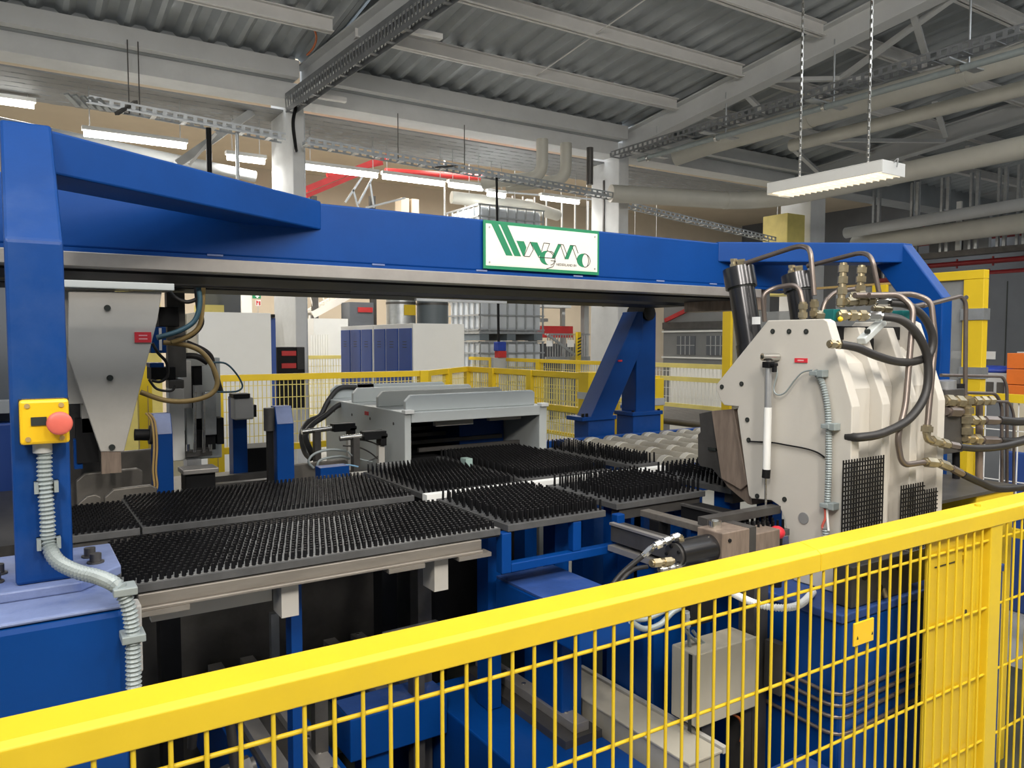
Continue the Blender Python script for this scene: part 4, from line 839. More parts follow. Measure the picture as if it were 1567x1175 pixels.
# rails and clamps in front of the press
for nm, x0, y0, z0, x1, y1, z1, m, lab in (('slide_channel', 1.665, 1.66, 0.985, 1.725, 1.96, 1.04, 'dark_steel', 'dark steel slide channel leading away from the square brush table'),
        ('slide_channel', 2.03, 1.78, 1.010, 2.13, 2.0, 1.055, 'black', 'black slide channel leading under the cream press plate')):
    s_ = thing(nm, lab, 'channel', (x0, y0, z0)); B().box(x0, y0, z0, x1, y1, z1).build('channel_body', m, s_, bevel=0.002); B().box(x0 - 0.006, y0, z1, x0 + 0.012, y1, z1 + 0.008).build('lip', 'rail_steel' if m != 'black' else 'dark_steel', s_); B().box(x0 - 0.012, y0, z0 - 0.03, x1, y1, z0 - 0.012).build('lower_strip', 'rail_steel', s_)
    B().box(x0 + 0.01, y0 + 0.1, 0.0 if m != 'black' else 0.861, x1 - 0.01, y0 + 0.18, z0 - 0.03).build('leg', 'blue', s_)
st = thing('stop_bar', 'flat steel stop bar on a black pillar beside the dark channel', 'stop bar', (1.85, 1.85, 0))
B().box(1.832, 1.705, 1.040, 1.872, 2.0, 1.062).build('bar', 'bar_steel', st, bevel=0.002); B().box(1.825, 1.90, 0.0, 1.88, 1.945, 1.040).build('pillar', 'black', st)
hm = thing('hydraulic_motor', 'black hydraulic motor with steel gearbox in front of the press', 'motor', (1.75, 1.6, 0.9))
B().cyl((1.605, 1.60, 1.03), (1.745, 1.60, 1.03), 0.043, n=28).build('motor_body', 'gunmetal', hm); B().cyl((1.598, 1.60, 1.03), (1.606, 1.60, 1.03), 0.036, n=24).build('end_cover', 'dark_steel', hm)
for a in range(5): q = (1.6, 1.60 + 0.027 * math.cos(a * 1.256), 1.03 + 0.027 * math.sin(a * 1.256)); B().cyl((1.597, q[1], q[2]), (1.592, q[1], q[2]), 0.005, n=6).build('cover_bolt', 'black', hm)
B().box(1.745, 1.55, 0.965, 1.865, 1.65, 1.085).build('gearbox', 'die_steel', hm, bevel=0.003); B().box(1.865, 1.555, 0.965, 1.90, 1.645, 1.085).build('adapter', 'dark_steel', hm); B().box(1.90, 1.56, 0.97, 2.02, 1.64, 1.06).build('end_block', 'die_steel', hm, bevel=0.003)
B().cyl((1.785, 1.615, 1.085), (1.785, 1.615, 1.106), 0.020, n=20).build('cap_nut', 'chrome', hm); B().cyl((1.785, 1.615, 1.106), (1.785, 1.615, 1.108), 0.010, n=12).build('cap_centre', 'galv', hm)
for x, z in ((1.775, 1.06), (1.84, 0.985)): B().cyl((x, 1.551, z), (x, 1.546, z), 0.006, n=8).build('gear_screw', 'black', hm)
B().box(1.80, 1.66, 1.075, 2.15, 1.70, 1.10).build('tie_bar', 'dark_steel', hm); B().box(1.915, 1.57, 0.012, 1.98, 1.63, 0.969).build('pedestal', 'dark_steel', hm)
p = (1.62,1.6,1.086); q = (1.537,1.62,1.061); r_ = (1.515,1.64,1.033)
fit((1.625, 1.60, 1.06), p, 0.012, 'brass', hm, nuts=1); fit(p, q, 0.011, 'chrome', hm, nuts=3); fit(q, r_, 0.010, 'chrome', hm, nuts=1)
flex([r_] + [(1.479,1.66,1.0),(1.443,1.67,0.969),(1.398,1.67,0.922),(1.366,1.66,0.846)], 0.0075, 'motor_hose', 'hose', hm); flex([(1.55, 1.66, 0.99)] + [(1.494,1.66,0.99),(1.441,1.65,0.967),(1.398,1.65,0.918)], 0.0065, 'motor_hose', 'hose', hm)
fit((1.489,1.58,1.029), (1.575,1.58,1.023), 0.012, 'brass', hm, nuts=2); fit((1.52,1.58,1.006), (1.615,1.58,1.004), 0.010, 'chrome', hm, nuts=3)
flex([(1.389,1.55,0.894),(1.437,1.55,0.863),(1.498,1.55,0.863),(1.548,1.55,0.889),(1.604,1.55,0.897)], 0.008, 'return_hose', 'conduit', hm); flex([(1.395,1.57,0.896),(1.455,1.57,0.879),(1.517,1.57,0.885),(1.593,1.57,0.901)], 0.007, 'return_hose', 'conduit', hm)
B().box(*(lambda a, c: (a[0], 1.52, c[2], c[0], 1.56, a[2]))(*[(1.586,1.55,0.921),(1.68,1.55,0.846)])).build('valve_body', 'black', hm); fit((1.568,1.52,0.896), (1.574,1.52,0.848), 0.010, 'galv', hm, nuts=2)
rk = thing('rubber_bumper', 'red rounded cap beside the foot of the cream press plate', 'bumper', (2.05, 1.68, 1.0))
B().ball((2.055, 1.60, 1.035), 0.026, 14, 8, sz=0.85).build('cap', 'red_tag', rk); B().cyl((2.055, 1.60, 0.86), (2.055, 1.60, 1.02), 0.018).build('stem', 'black', rk)


# ================================================================== GREY HOOD (oven / glue station) BEHIND THE TABLES
hd = thing('machine_hood', 'grey sheet metal hood with four ribs over a dark opening', 'hood', (2.0, 3.9, 0))
HX0, HX1, HY0, HY1, HZ = 1.605, 2.455, 3.43, 4.55, 1.303
sw = B().box(HX0, HY0, 0.0, HX0 + 0.035, HY1, HZ).build('side_wall', 'hood_grey', hd, bevel=0.004)
B().box(HX1 - 0.05, HY0, 0.0, HX1, HY1, HZ).build('side_wall', 'hood_grey', hd, bevel=0.004)
B().box(HX0 + 0.0355, HY0 - 0.004, HZ - 0.052, HX1 - 0.0505, HY0 + 0.028, HZ - 0.001).build('lintel', 'hood_grey', hd, bevel=0.003)
B().box(HX0 + 0.035, HY0 + 0.03, HZ - 0.02, HX1 - 0.05, HY1, HZ).build('roof_sheet', 'hood_grey', hd)
for y in (3.46, 3.80, 4.15, 4.50):
    B().prism([(HX0 + 0.02, HZ), (HX0 + 0.02, HZ + 0.052), (HX0 + 0.05, HZ + 0.082), (HX1 - 0.075, HZ + 0.082), (HX1 - 0.06, HZ + 0.068), (HX1 - 0.06, HZ)], 'y', y, y + 0.028).build('rib', 'hood_grey', hd, bevel=0.004)
for x in (HX0 - 0.003, HX1 - 0.046): B().box(x, HY0 - 0.014, HZ - 0.008, x + 0.049, HY0 + 0.03, HZ + 0.012).build('corner_cap', 'white', hd, bevel=0.003)
for y, r in ((3.56, 0), (3.86, 1), (4.12, 0), (4.4, 0)):
    B().cyl((HX0 - 0.002, y, HZ - 0.065), (HX0 + 0.002, y, HZ - 0.065), 0.008, n=10).build('bolt', 'dark_steel', sw)
for y in (3.93, 4.40): B().box(HX0 - 0.003, y - 0.05, HZ - 0.05, HX0, y, HZ - 0.03).build('red_label', 'red_tag', sw)
B().box(HX0 + 0.035, HY1 - 0.05, 0.0, HX1 - 0.05, HY1, HZ - 0.02).build('inner_back', 'black', hd)
B().box(HX0 + 0.036, HY0 + 0.1, 0.0, HX0 + 0.25, HY1 - 0.06, 1.06).build('inner_bed', 'black', hd); B().box(HX0 + 0.25, HY0 + 0.1, 0.0, HX1 - 0.05, HY1 - 0.06, 1.0).build('inner_bed', 'black', hd)
for i in range(5): B().box(HX0 + 0.15, HY0 + 0.15 + i * 0.18, 1.08 + 0.015 * i, HX1 - 0.08, HY0 + 0.17 + i * 0.18, 1.10 + 0.015 * i).build('inner_bar', 'dark_steel', hd)
B().box(HX0 + 0.20, HY0 + 0.06, HZ - 0.085, HX0 + 0.42, HY0 + 0.09, HZ - 0.055).build('inner_lamp', 'greige', hd); B().box(HX0 + 0.52, HY0 + 0.06, HZ - 0.075, HX0 + 0.72, HY0 + 0.09, HZ - 0.045).build('inner_lamp', 'greige', hd)
B().box(HX0 + 0.5, HY0 + 0.35, 1.06, HX1 - 0.06, HY0 + 0.75, HZ - 0.05).build('inner_drive', 'blue', hd)
# black plugs and cables on the hood
for i, (pts, lab) in enumerate((([(1.782,4.5,1.366),(1.677,4.5,1.365),(1.6,4.48,1.298),(1.536,4.45,1.21),(1.448,4.4,1.184),(1.376,4.3,1.126),(1.357,4.2,1.043),(1.36,4.1,1.012)], 'thick black cable arching from the hood top plug to the valves'), ([(1.681,4.3,1.287),(1.594,4.3,1.279),(1.497,4.25,1.228),(1.404,4.2,1.186),(1.33,4.1,1.135),(1.335,4.0,1.051)], 'thick black cable leaving the hood side below the first arch'))):
    c = thing('power_cable', lab, 'cable', pts[-1]); B().tube(pts, 0.016, 8, 6).build('cable_run', 'hose', c)
    if i == 0: B().box(*(lambda a, c_: (a[0], 4.5, c_[2], c_[0], 4.58, a[2]))(*[(1.79,4.5,1.385),(1.897,4.5,1.342)])).build('plug', 'black', c)
# pneumatic clamps left of the hood
for i, (q0, q1, lab) in enumerate((((462, 660), (508, 655), 'chrome pneumatic clamp with black handle nearer the yellow fence'), ((522, 671), (556, 667), 'chrome pneumatic clamp with black handle in front of the hood wall'))):
    a, c, e = [((1.2,3.75,1.203), (1.354,3.75,1.213), (1.468,3.75,1.196)), ((1.283,3.45,1.197), (1.393,3.45,1.201), (1.506,3.45,1.191))][i]
    t = thing('pneumatic_clamp', lab, 'clamp', (c[0], c[1], 1.0), 'pneumatic clamps beside the hood')
    B().cyl(a, c, 0.013, n=14).build('cylinder', 'chrome', t)
    b = B(); b.box(c[0], c[1] - 0.03, c[2] - 0.018, e[0], c[1] + 0.03, c[2] + 0.022); b.box(e[0] - 0.03, c[1] - 0.03, c[2] - 0.05, e[0], c[1] + 0.03, c[2] + 0.0); b.build('handle', 'black', t, bevel=0.003)
    B().cyl((e[0], c[1], c[2] - 0.005), (e[0] + 0.014, c[1], c[2] - 0.005), 0.010).build('knob', 'black', t)
    B().box(a[0] + 0.06, a[1] - 0.02, 0.98, a[0] + 0.09, a[1] + 0.02, a[2]).build('pillar', 'dark_steel', t); B().box(e[0] - 0.035, c[1] - 0.015, 0.98, e[0] - 0.005, c[1] + 0.015, c[2] - 0.05).build('arm', 'greige', t)
for i, pts in enumerate(([(1.334,3.45,1.19),(1.412,3.45,1.178),(1.479,3.45,1.148),(1.485,3.45,1.11),(1.451,3.45,1.087),(1.418,3.45,1.078)], [(1.298,3.45,1.162),(1.372,3.45,1.15),(1.431,3.45,1.12),(1.471,3.45,1.086)], [(1.173,3.5,1.061),(1.149,3.5,1.094),(1.18,3.5,1.128),(1.253,3.5,1.141),(1.333,3.5,1.128)], [(1.189,3.5,1.054),(1.205,3.5,1.095),(1.3,3.5,1.106),(1.349,3.5,1.09)], [(1.135,3.3,1.052),(1.18,3.3,1.091),(1.256,3.3,1.096),(1.312,3.3,1.082)], [(1.32,3.45,1.135),(1.346,3.45,1.109),(1.398,3.45,1.086),(1.444,3.45,1.075)])):
    tag(B().tube(pts, 0.006 if i in (2, 3) else 0.0035, 8, 6).build('air_line', ['hose', 'hose', 'conduit', 'conduit', 'pale_blue', 'conduit'][i]), ['thin black air line looping at the hood wall', 'thin black air line below the first loop at the hood wall', 'grey air hose bending up beside the clamp pillars', 'grey air hose lying beside the bending one', 'pale blue air line in front of the small blue valves', 'short grey air line joining the clamp valves'][i], 'air line')
pv = thing('valve_bank', 'small dark blue valve bank between the brush table and the hood', 'valve', (1.3, 3.35, 0.95)); B().box(1.12, 3.25, 0.95, 1.25, 3.32, 1.10).build('valve_body', 'blue', pv); B().box(1.26, 3.25, 0.95, 1.36, 3.30, 1.06).build('valve_body', 'greige', pv); B().box(1.4, 3.26, 0.95, 1.5, 3.3, 1.09).build('valve_body', 'alu', pv)
# machine bed behind the brush tables
mb = thing('machine_bed', 'dark steel machine bed behind the rear brush tables', 'machine base', (0.5, 3.6, 0)); B().box(-0.6, 3.14, 0.012, 1.56, 4.3, 0.95).build('bed', 'dark_steel', mb)
for i in range(5): B().box(0.62 + i * 0.02, 3.3 + i * 0.14, 0.95, 1.5, 3.34 + i * 0.14, 0.99 + 0.012 * (i % 3)).build('bed_rail', 'dark_steel', mb)
# standing steel fins
for i, (x0, x1, y, z1, lab) in enumerate(((0.19, 0.265, 3.13, 1.10, 'short steel fin right behind the gantry post'), (0.275, 0.45, 3.13, 1.115, 'long steel fin left of the blue cable post'), (0.20, 0.43, 3.34, 1.15, 'rounded steel fin under the grey wedge plate'), (0.20, 0.30, 3.5, 1.17, 'small steel fin behind the rounded one'), (0.33, 0.55, 3.6, 1.19, 'far steel fin beside the yellow fence post'), (0.98, 1.35, 3.52, 1.085, 'wide steel fin beside the second blue post'))):
    t = thing('steel_fin', lab, 'steel plate', (x0, y, 0.95), 'standing steel fins'); B().prism([(x0, 0.95), (x1, 0.95), (x1, z1 - 0.012), (x1 - 0.02, z1), (x0 + 0.03, z1 - 0.004), (x0, z1 - 0.03)], 'y', y, y + 0.03).build('fin', 'fin_steel', t, bevel=0.004)
# ------------------------------------------------------------------ wedge plate tool hanging from the gantry
wp = thing('wedge_plate', 'grey tapered wedge plate hanging under the gantry rails', 'plate', (0.33, 3.2, 1.25))
pq = [(p[0], p[2]) for p in [(0.186,3.2,1.827),(0.495,3.2,1.838),(0.476,3.2,1.729),(0.35,3.2,1.238),(0.273,3.2,1.244),(0.178,3.2,1.596)]]
pl = B().prism(pq, 'y', 3.20, 3.235).build('plate', 'greige', wp, bevel=0.003)
for p in [(0.308,3.2,1.772),(0.31,3.2,1.515),(0.31,3.2,1.258)]: B().cyl((p[0], 3.201, p[2]), (p[0], 3.193, p[2]), 0.011, n=16).build('socket_screw', 'ink', pl)
a, c = [(0.396,3.195,1.684),(0.453,3.195,1.645)]; tg1 = B().box(a[0], 3.1955, c[2], c[0], 3.2, a[2]).build('red_tag', 'red_tag', pl)
for k in (0.35, 0.68): B().box(a[0] + 0.014, 3.195, c[2] + (a[2] - c[2]) * k - 0.002, c[0] - 0.014, 3.1958, c[2] + (a[2] - c[2]) * k + 0.002).build('tag_line', 'red_light', pl)
B().box(0.10, 3.17, 1.841, 0.534, 3.26, 1.868).build('slide_block', 'hood_grey', wp, bevel=0.003); B().box(0.42, 3.18, 1.868, 0.5, 3.25, 1.878).build('slide_cap', 'white', wp)
B().box(0.17, 3.26, 1.42, 0.34, 3.31, 1.838).build('rear_plate', 'greige', wp); B().box(0.06, 3.42, 0.96, 0.36, 3.46, 1.838).build('rear_frame', 'dark_steel', wp)
B().box(0.275, 3.205, 1.16, 0.34, 3.235, 1.245).build('tip', 'die_steel', wp)
p, q = [(0.231,3.3,1.484),(0.266,3.3,1.31)]; B().box(p[0] - 0.01, 3.27, q[2], q[0] + 0.02, 3.34, p[2] + 0.06).build('guide_box', 'greige', wp); p, q = [(0.2,3.3,1.363),(0.272,3.3,1.197)]; B().box(p[0], 3.27, q[2], q[0], 3.32, p[2]).build('stop_block', 'black', wp)
p, q = [(0.192,3.3,1.285),(0.219,3.3,1.175)]; B().box(p[0], 3.28, q[2], q[0], 3.33, p[2]).build('blue_jaw', 'blue', wp)
# drive unit and hoses right of the wedge plate
du = thing('drive_unit', 'blue and black drive unit behind the grey wedge plate', 'drive', (0.58, 3.4, 1.3))
for (p, q), m, d in (([(0.479,3.4,1.708),(0.537,3.4,1.602)], 'blue', 0.1), ([(0.474,3.42,1.563),(0.527,3.42,1.544)], 'blue', 0.1), ([(0.478,3.42,1.545),(0.57,3.42,1.494)], 'black', 0.12), ([(0.511,3.44,1.788),(0.588,3.44,1.709)], 'black', 0.1), ([(0.543,3.5,1.492),(0.601,3.5,1.457)], 'dark_steel', 0.08)):
    B().box(p[0], 3.4, q[2], q[0], 3.4 + d, p[2]).build('housing', m, du, bevel=0.003)
p, q = [(0.51,3.398,1.703),(0.52,3.398,1.613)]; B().box(p[0], 3.397, q[2], q[0], 3.4, p[2]).build('white_lettering_strip', 'paper', du)
B().box(0.55, 3.45, 1.5, 0.62, 3.5, 1.85).build('hanger', 'dark_steel', du)
cab = [('teal_cable', 0.010, [(0.632,3.25,1.881),(0.64,3.25,1.805),(0.619,3.25,1.732),(0.563,3.25,1.691),(0.48,3.25,1.663)], 'teal hose sweeping from the gantry down to the drive unit'), ('hose', 0.011, [(0.637,3.3,1.885),(0.644,3.3,1.786),(0.653,3.3,1.721),(0.612,3.3,1.673),(0.554,3.3,1.655)], 'black hose hanging in a bow behind the teal one'), ('tan_cable', 0.009, [(0.66,3.28,1.895),(0.655,3.28,1.786),(0.639,3.28,1.707),(0.591,3.28,1.666),(0.536,3.28,1.645)], 'brown hose hanging beside the teal one'), ('tan_cable', 0.010, [(0.51,3.3,1.645),(0.594,3.3,1.634),(0.655,3.3,1.603),(0.699,3.3,1.533),(0.708,3.3,1.469),(0.672,3.3,1.428),(0.589,3.3,1.41),(0.505,3.3,1.419),(0.424,3.3,1.453)], 'ochre hose looping round the gripper head'),
       ('hose', 0.006, [(0.478,3.35,1.642),(0.498,3.35,1.603),(0.528,3.35,1.564),(0.53,3.35,1.512),(0.503,3.35,1.489),(0.472,3.35,1.495)], 'thin black lead curling by the drive unit'), ('hose', 0.013, [(0.57,3.5,1.557),(0.604,3.5,1.584),(0.668,3.5,1.586),(0.715,3.5,1.558)], 'thick black hose arched over the gripper head'), ('hose', 0.012, [(0.631,3.5,1.644),(0.695,3.5,1.614),(0.727,3.5,1.585),(0.737,3.5,1.543),(0.752,3.5,1.486),(0.767,3.5,1.429)], 'thick black hose bending down right of the gripper'), ('teal_cable', 0.004, [(0.716,3.45,1.559),(0.777,3.45,1.555),(0.822,3.45,1.509),(0.846,3.45,1.458),(0.826,3.45,1.435),(0.775,3.45,1.432),(0.721,3.45,1.434),(0.681,3.45,1.413)], 'thin blue air line ringed out beside the yellow fence post'),
       ('hose', 0.008, [(0.527,3.3,1.86),(0.557,3.3,1.823),(0.598,3.3,1.806),(0.635,3.3,1.817),(0.655,3.3,1.839)], 'black lead slung under the gantry rail'), ('hose', 0.005, [(0.455,3.3,1.502),(0.483,3.3,1.463),(0.535,3.3,1.454),(0.55,3.3,1.474)], 'black lead sagging below the drive unit')]
for m, r, pts, lab in cab:
    tag(B().tube(pts, r, 8, 6).build('hose', m), lab, 'hose')
# gripper head
gr = thing('gripper_head', 'grey gripper head with steel column and black jaws behind the brush table', 'gripper', (0.72, 3.7, 0.95))
for (p, q), y, d, m in (([(0.646,3.7,1.563),(0.685,3.7,1.347)], 3.7, 0.10, 'white'), ([(0.657,3.68,1.35),(0.686,3.68,1.157)], 3.68, 0.10, 'hood_grey'), ([(0.583,3.66,1.438),(0.645,3.66,1.122)], 3.66, 0.06, 'white'), ([(0.705,3.75,1.573),(0.743,3.75,1.235)], 3.76, 0.08, 'black'), ([(0.737,3.7,1.419),(0.789,3.7,1.222)], 3.70, 0.10, 'galv'), ([(0.628,3.72,1.583),(0.766,3.72,1.537)], 3.74, 0.08, 'hood_grey'), ([(0.6,3.66,1.247),(0.788,3.66,1.152)], 3.72, 0.10, 'black'), ([(0.645,3.64,1.165),(0.755,3.64,1.136)], 3.64, 0.12, 'dark_steel'), ([(0.794,3.7,1.297),(0.826,3.7,1.174)], 3.72, 0.08, 'black')):
    B().box(p[0], y, q[2], q[0], y + d, p[2]).build('body_plate', m, gr, bevel=0.003)
p, q = [(0.612,3.86,1.572),(0.845,3.86,1.092)]; B().box(p[0], 3.86, q[2], q[0], 3.92, p[2]).build('back_plate', 'hood_grey', gr, bevel=0.004)
for k, (p, q) in enumerate(([(0.683,3.62,1.426),(0.677,3.62,1.159)], [(0.721,3.62,1.424),(0.715,3.62,1.156)])): B().cyl(p, q, 0.007, n=10).build('guide_rod', 'chrome', gr)
p, q = [(0.685,3.63,1.454),(0.72,3.63,1.307)]; B().box(p[0], 3.63, q[2], q[0], 3.67, p[2]).build('air_cylinder', 'alu', gr)
for p in [(0.65,3.62,1.167),(0.743,3.62,1.16)]: B().hexn((p[0], 3.62, p[2]), (p[0], 3.62, p[2] + 0.03), 0.008).build('adjust_screw', 'chrome', gr)
p, q = [(0.559,3.6,1.148),(0.759,3.6,1.067)]; B().box(0.64, 3.60, 0.95, 0.70, 3.68, 1.13).build('foot', 'alu', gr)
p, q = [(0.597,3.45,1.12),(0.726,3.45,1.012)]; bj = thing('clamp_box', 'black box with steel top in front of the gripper head', 'box', (0.68, 3.45, 0.95)); B().box(p[0], 3.4, 0.95, q[0] - 0.01, 3.5, p[2] - 0.02).build('box_body', 'black', bj, bevel=0.003); B().box(p[0] - 0.012, 3.38, p[2] - 0.02, q[0], 3.5, p[2]).build('top_plate', 'rail_steel', bj, bevel=0.003)
# small blue posts
def bpost(x0, x1, y, z0, z1, d, label):
    t = thing('blue_post', label, 'post', ((x0 + x1) / 2, y, z0))
    B().prism([(y, z0), (y, z1 - 0.075), (y + 0.03, z1), (y + d, z1), (y + d, z0)], 'x', x0, x1).build('post_body', 'blue', t, bevel=0.003)
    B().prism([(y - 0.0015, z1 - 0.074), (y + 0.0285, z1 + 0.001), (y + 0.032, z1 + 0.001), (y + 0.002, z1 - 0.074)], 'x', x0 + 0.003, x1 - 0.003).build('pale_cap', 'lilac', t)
    return t
t = bpost(0.447, 0.512, 3.15, 0.95, 1.375, 0.09, 'small blue post with ochre cables and black sensor on its side')
B().cyl((0.387,3.2,1.299), (0.437,3.2,1.296), 0.022, n=16).build('sensor', 'black', t); B().cyl((0.437,3.2,1.296), (0.448,3.2,1.295), 0.036, n=18).build('sensor_flange', 'dark_steel', t)
for o in (0, 0.010): B().tube([(q[0] + o, q[1], q[2]) for q in [(0.419,3.14,1.384),(0.439,3.14,1.351),(0.445,3.14,1.265),(0.439,3.14,1.167),(0.442,3.14,1.105),(0.423,3.14,1.078),(0.394,3.14,1.068)]], 0.004, 8, 6).build('ochre_cable', 'tan_cable', t)
t = bpost(0.965, 1.04, 3.36, 0.95, 1.365, 0.09, 'small blue post with grey cylinder standing left of the hood')
B().cyl((0.945, 3.40, 1.26), (0.945, 3.40, 1.36), 0.024, n=16).build('grey_cylinder', 'dark_steel', t); B().box(0.935, 3.39, 1.03, 0.958, 3.42, 1.26).build('dark_clip', 'black', t)
t = bpost(0.93, 1.0, 4.0, 0.95, 1.37, 0.09, 'blue post carrying a grey gearmotor in front of the yellow fence')
p, q = [(0.915,3.98,1.371),(1.015,3.98,1.262)]; B().box(p[0] + 0.005, 3.92, q[2], q[0], 4.0, p[2]).build('gearmotor', 'grey_panel', t, bevel=0.008); B().box(p[0], 3.91, p[2], q[0] - 0.02, 4.0, p[2] + 0.02).build('terminal_cover', 'black', t); B().box(q[0], 3.93, q[2] + 0.01, q[0] + 0.015, 3.97, q[2] + 0.07).build('gland', 'black', t)
p, q = [(1.062,4.3,1.054),(1.219,4.3,0.961)]; tag(B().box(0.98, 4.05, 0.95, 1.18, 4.25, 1.10).build('black_housing', 'black', bevel=0.004), 'low black housing between the two right-hand blue posts', 'housing')

# ================================================================== ROLLER CONVEYORS
def conveyor(name, label, x0, n, dx, r, y0, y1, zc, rings=True, rail=True, m='roller'):
    t = thing(name, label, 'conveyor', (x0, y0, 0)); first = None
    for i in range(n):
        x = x0 + i * dx
        if first is None:
            o = B().cyl((0, y0, zc), (0, y1, zc), r, n=18).build('roller', m, t); first = o; rg = []
            if rings:
                yy = y0 + 0.06; k = 0
                while yy < y1 - 0.05:
                    w = 0.035 if k % 2 else 0.06
                    rg.append(B().cyl((0, yy, zc), (0, yy + w, zc), r * (1.07 if k % 2 else 1.035), n=18).build('sleeve', 'roller_ring' if k % 2 else m, o)); yy += 0.125; k += 1
            o.location.x = x
        else:
            c = first.copy(); COL.objects.link(c); c.parent = t; c.matrix_parent_inverse = first.matrix_parent_inverse.copy(); c.location.x = x
            for g_ in rg: d = g_.copy(); COL.objects.link(d); d.parent = c; d.matrix_parent_inverse = g_.matrix_parent_inverse.copy()
    xe = x0 + n * dx
    if rail:
        for y in (y0 - 0.05, y1 + 0.01): B().box(x0 - 0.15, y, zc - 0.08, xe, y + 0.05, zc + 0.045).build('side_rail', 'blue', t, bevel=0.003)
        for x in (x0 - 0.1, xe - 0.15): 
            for y in (y0 - 0.04, y1 + 0.01): B().box(x, y, 0.0, x + 0.07, y + 0.04, zc - 0.08).build('leg', 'blue', t)
    return t
conveyor('roller_conveyor', 'roller conveyor with worn pale sleeves behind the brush tables', 2.70, 8, 0.15, 0.052, 2.56, 3.56, 1.035)
conveyor('roller_conveyor', 'flat conveyor of thin grey rollers beyond the blue gantry stand', 4.08, 11, 0.07, 0.026, 3.0, 5.0, 1.06, rings=False, m='fin_steel')
# blue stand under the rear rail
sd = thing('gantry_stand', 'blue A-shaped stand carrying the rear gantry rail', 'stand', (3.2, 3.65, 0))
B().box(3.31, 3.66, 1.20, 3.475, 3.80, 1.835).build('upright', 'blue', sd, bevel=0.005)
B().prism([(2.93, 1.19), (3.10, 1.19), (3.345, 1.62), (3.345, 1.835), (3.30, 1.835)], 'y', 3.64, 3.78).build('brace', 'blue', sd, bevel=0.004)
B().box(2.865, 3.64, 1.17, 3.135, 3.80, 1.195).build('foot_plate', 'blue', sd, bevel=0.003); B().box(3.265, 3.64, 1.18, 3.525, 3.82, 1.205).build('foot_plate', 'blue', sd, bevel=0.003)
B().box(2.92, 3.65, 0.0, 3.13, 3.79, 1.17).build('foot_block', 'blue_worn', sd, bevel=0.004); B().box(3.28, 3.65, 0.0, 3.515, 3.81, 1.18).build('foot_block', 'blue_worn', sd, bevel=0.004)
for x in (2.88, 2.91, 3.28, 3.5): B().cyl((x, 3.655, 1.195), (x, 3.655, 1.215), 0.009, n=8).build('foot_bolt', 'black', sd)
B().cyl((3.40, 3.64, 1.83), (3.40, 3.80, 1.83), 0.05, n=18).build('pivot', 'black', sd); p = (3.154,3.635,1.53); B().box(p[0] - 0.015, 3.632, p[2] - 0.005, p[0] + 0.015, 3.64, p[2] + 0.005).build('red_mark', 'red_tag', sd)


# ================================================================== BACKGROUND
def mesh_fence(name, label, p0, p1, ztop, zbot, posts, sp=0.04, hs=0.1, m='yellow', mw='yellow_pale', mid=None, group='yellow mesh fences behind the machine', railh=0.045):
    p0, p1 = Vector((p0[0], p0[1], 0)), Vector((p1[0], p1[1], 0)); d = (p1 - p0); L = d.length; d.normalize(); Z = Vector((0, 0, 1))
    t = thing(name, label, 'fence', p0, group)
    for z in (ztop - railh / 2, zbot) + ((mid,) if mid else ()):
        B().bar(p0 + Z * z, p1 + Z * z, 0.045, railh).build('rail', m, t)
    for s in posts: q = p0 + d * (L * s); B().bar(q, q + Z * ztop, 0.07, 0.07, d).build('post', m, t)
    b = B(); n = int(L / sp)
    for i in range(1, n): q = p0 + d * (i * sp); b.bar(q + Z * zbot, q + Z * (ztop - railh), 0.005, 0.005, d)
    z = zbot + hs
    while z < ztop - railh: b.bar(p0 + Z * z, p1 + Z * z, 0.005, 0.005); z += hs
    stuff(b.build('wire_mesh', mw, t)); return t
mesh_fence('safety_fence', 'yellow mesh fence in front of the white cabinet and blue lockers', (1.2, 5.6), (2.78, 5.6), 1.415, 0.885, (0.0, 1.0), 0.031, 0.09)
mesh_fence('safety_fence', 'short yellow fence corner beside the last blue locker', (2.86, 5.7), (3.62, 6.38), 1.41, 0.5, (0.0, 0.5), 0.03, 0.09)
f2 = mesh_fence('safety_fence', 'yellow mesh fence running back beside the grey hood', (3.66, 4.56), (3.66, 6.4), 1.41, 0.55, (0.0, 0.42, 0.75, 1.0), 0.035, 0.09, mid=1.12)
B().box(3.58, 4.48, 0.0, 3.72, 4.60, 1.42).build('corner_post', 'yellow', f2, bevel=0.004); B().box(3.575, 4.475, 1.22, 3.725, 4.605, 1.27).build('steel_band', 'grey_panel', f2)
f3 = mesh_fence('safety_fence', 'short yellow mesh gate behind the blue gantry stand', (3.82, 4.05), (3.775, 4.42), 1.405, 0.5, (0.0, 1.0), 0.04, 0.1)
B().box(3.76, 4.0, 0.0, 3.88, 4.10, 1.39).build('corner_post', 'yellow', f3, bevel=0.004); B().box(3.755, 3.995, 1.20, 3.885, 4.105, 1.25).build('steel_band', 'grey_panel', f3)
mesh_fence('safety_fence', 'far yellow mesh fence in front of the stacked tanks', (5.75, 6.9), (5.75, 10.0), 1.42, 0.5, (0.0, 0.42, 0.8), 0.045, 0.1, mw='yellow_pale')
mesh_fence('safety_fence', 'far yellow mesh fence beyond the blue stand with three rails', (5.85, 4.6), (5.85, 6.9), 1.42, 0.98, (0.0,), 0.05, 0.09, mid=1.26, m='yellow_pale', mw='white')
t = mesh_fence('safety_fence', 'yellow rail and white mesh beyond the hydraulic hoses', (4.6, 1.0), (4.6, 2.3), 1.36, 0.6, (1.0,), 0.085, 0.28, mw='paper')
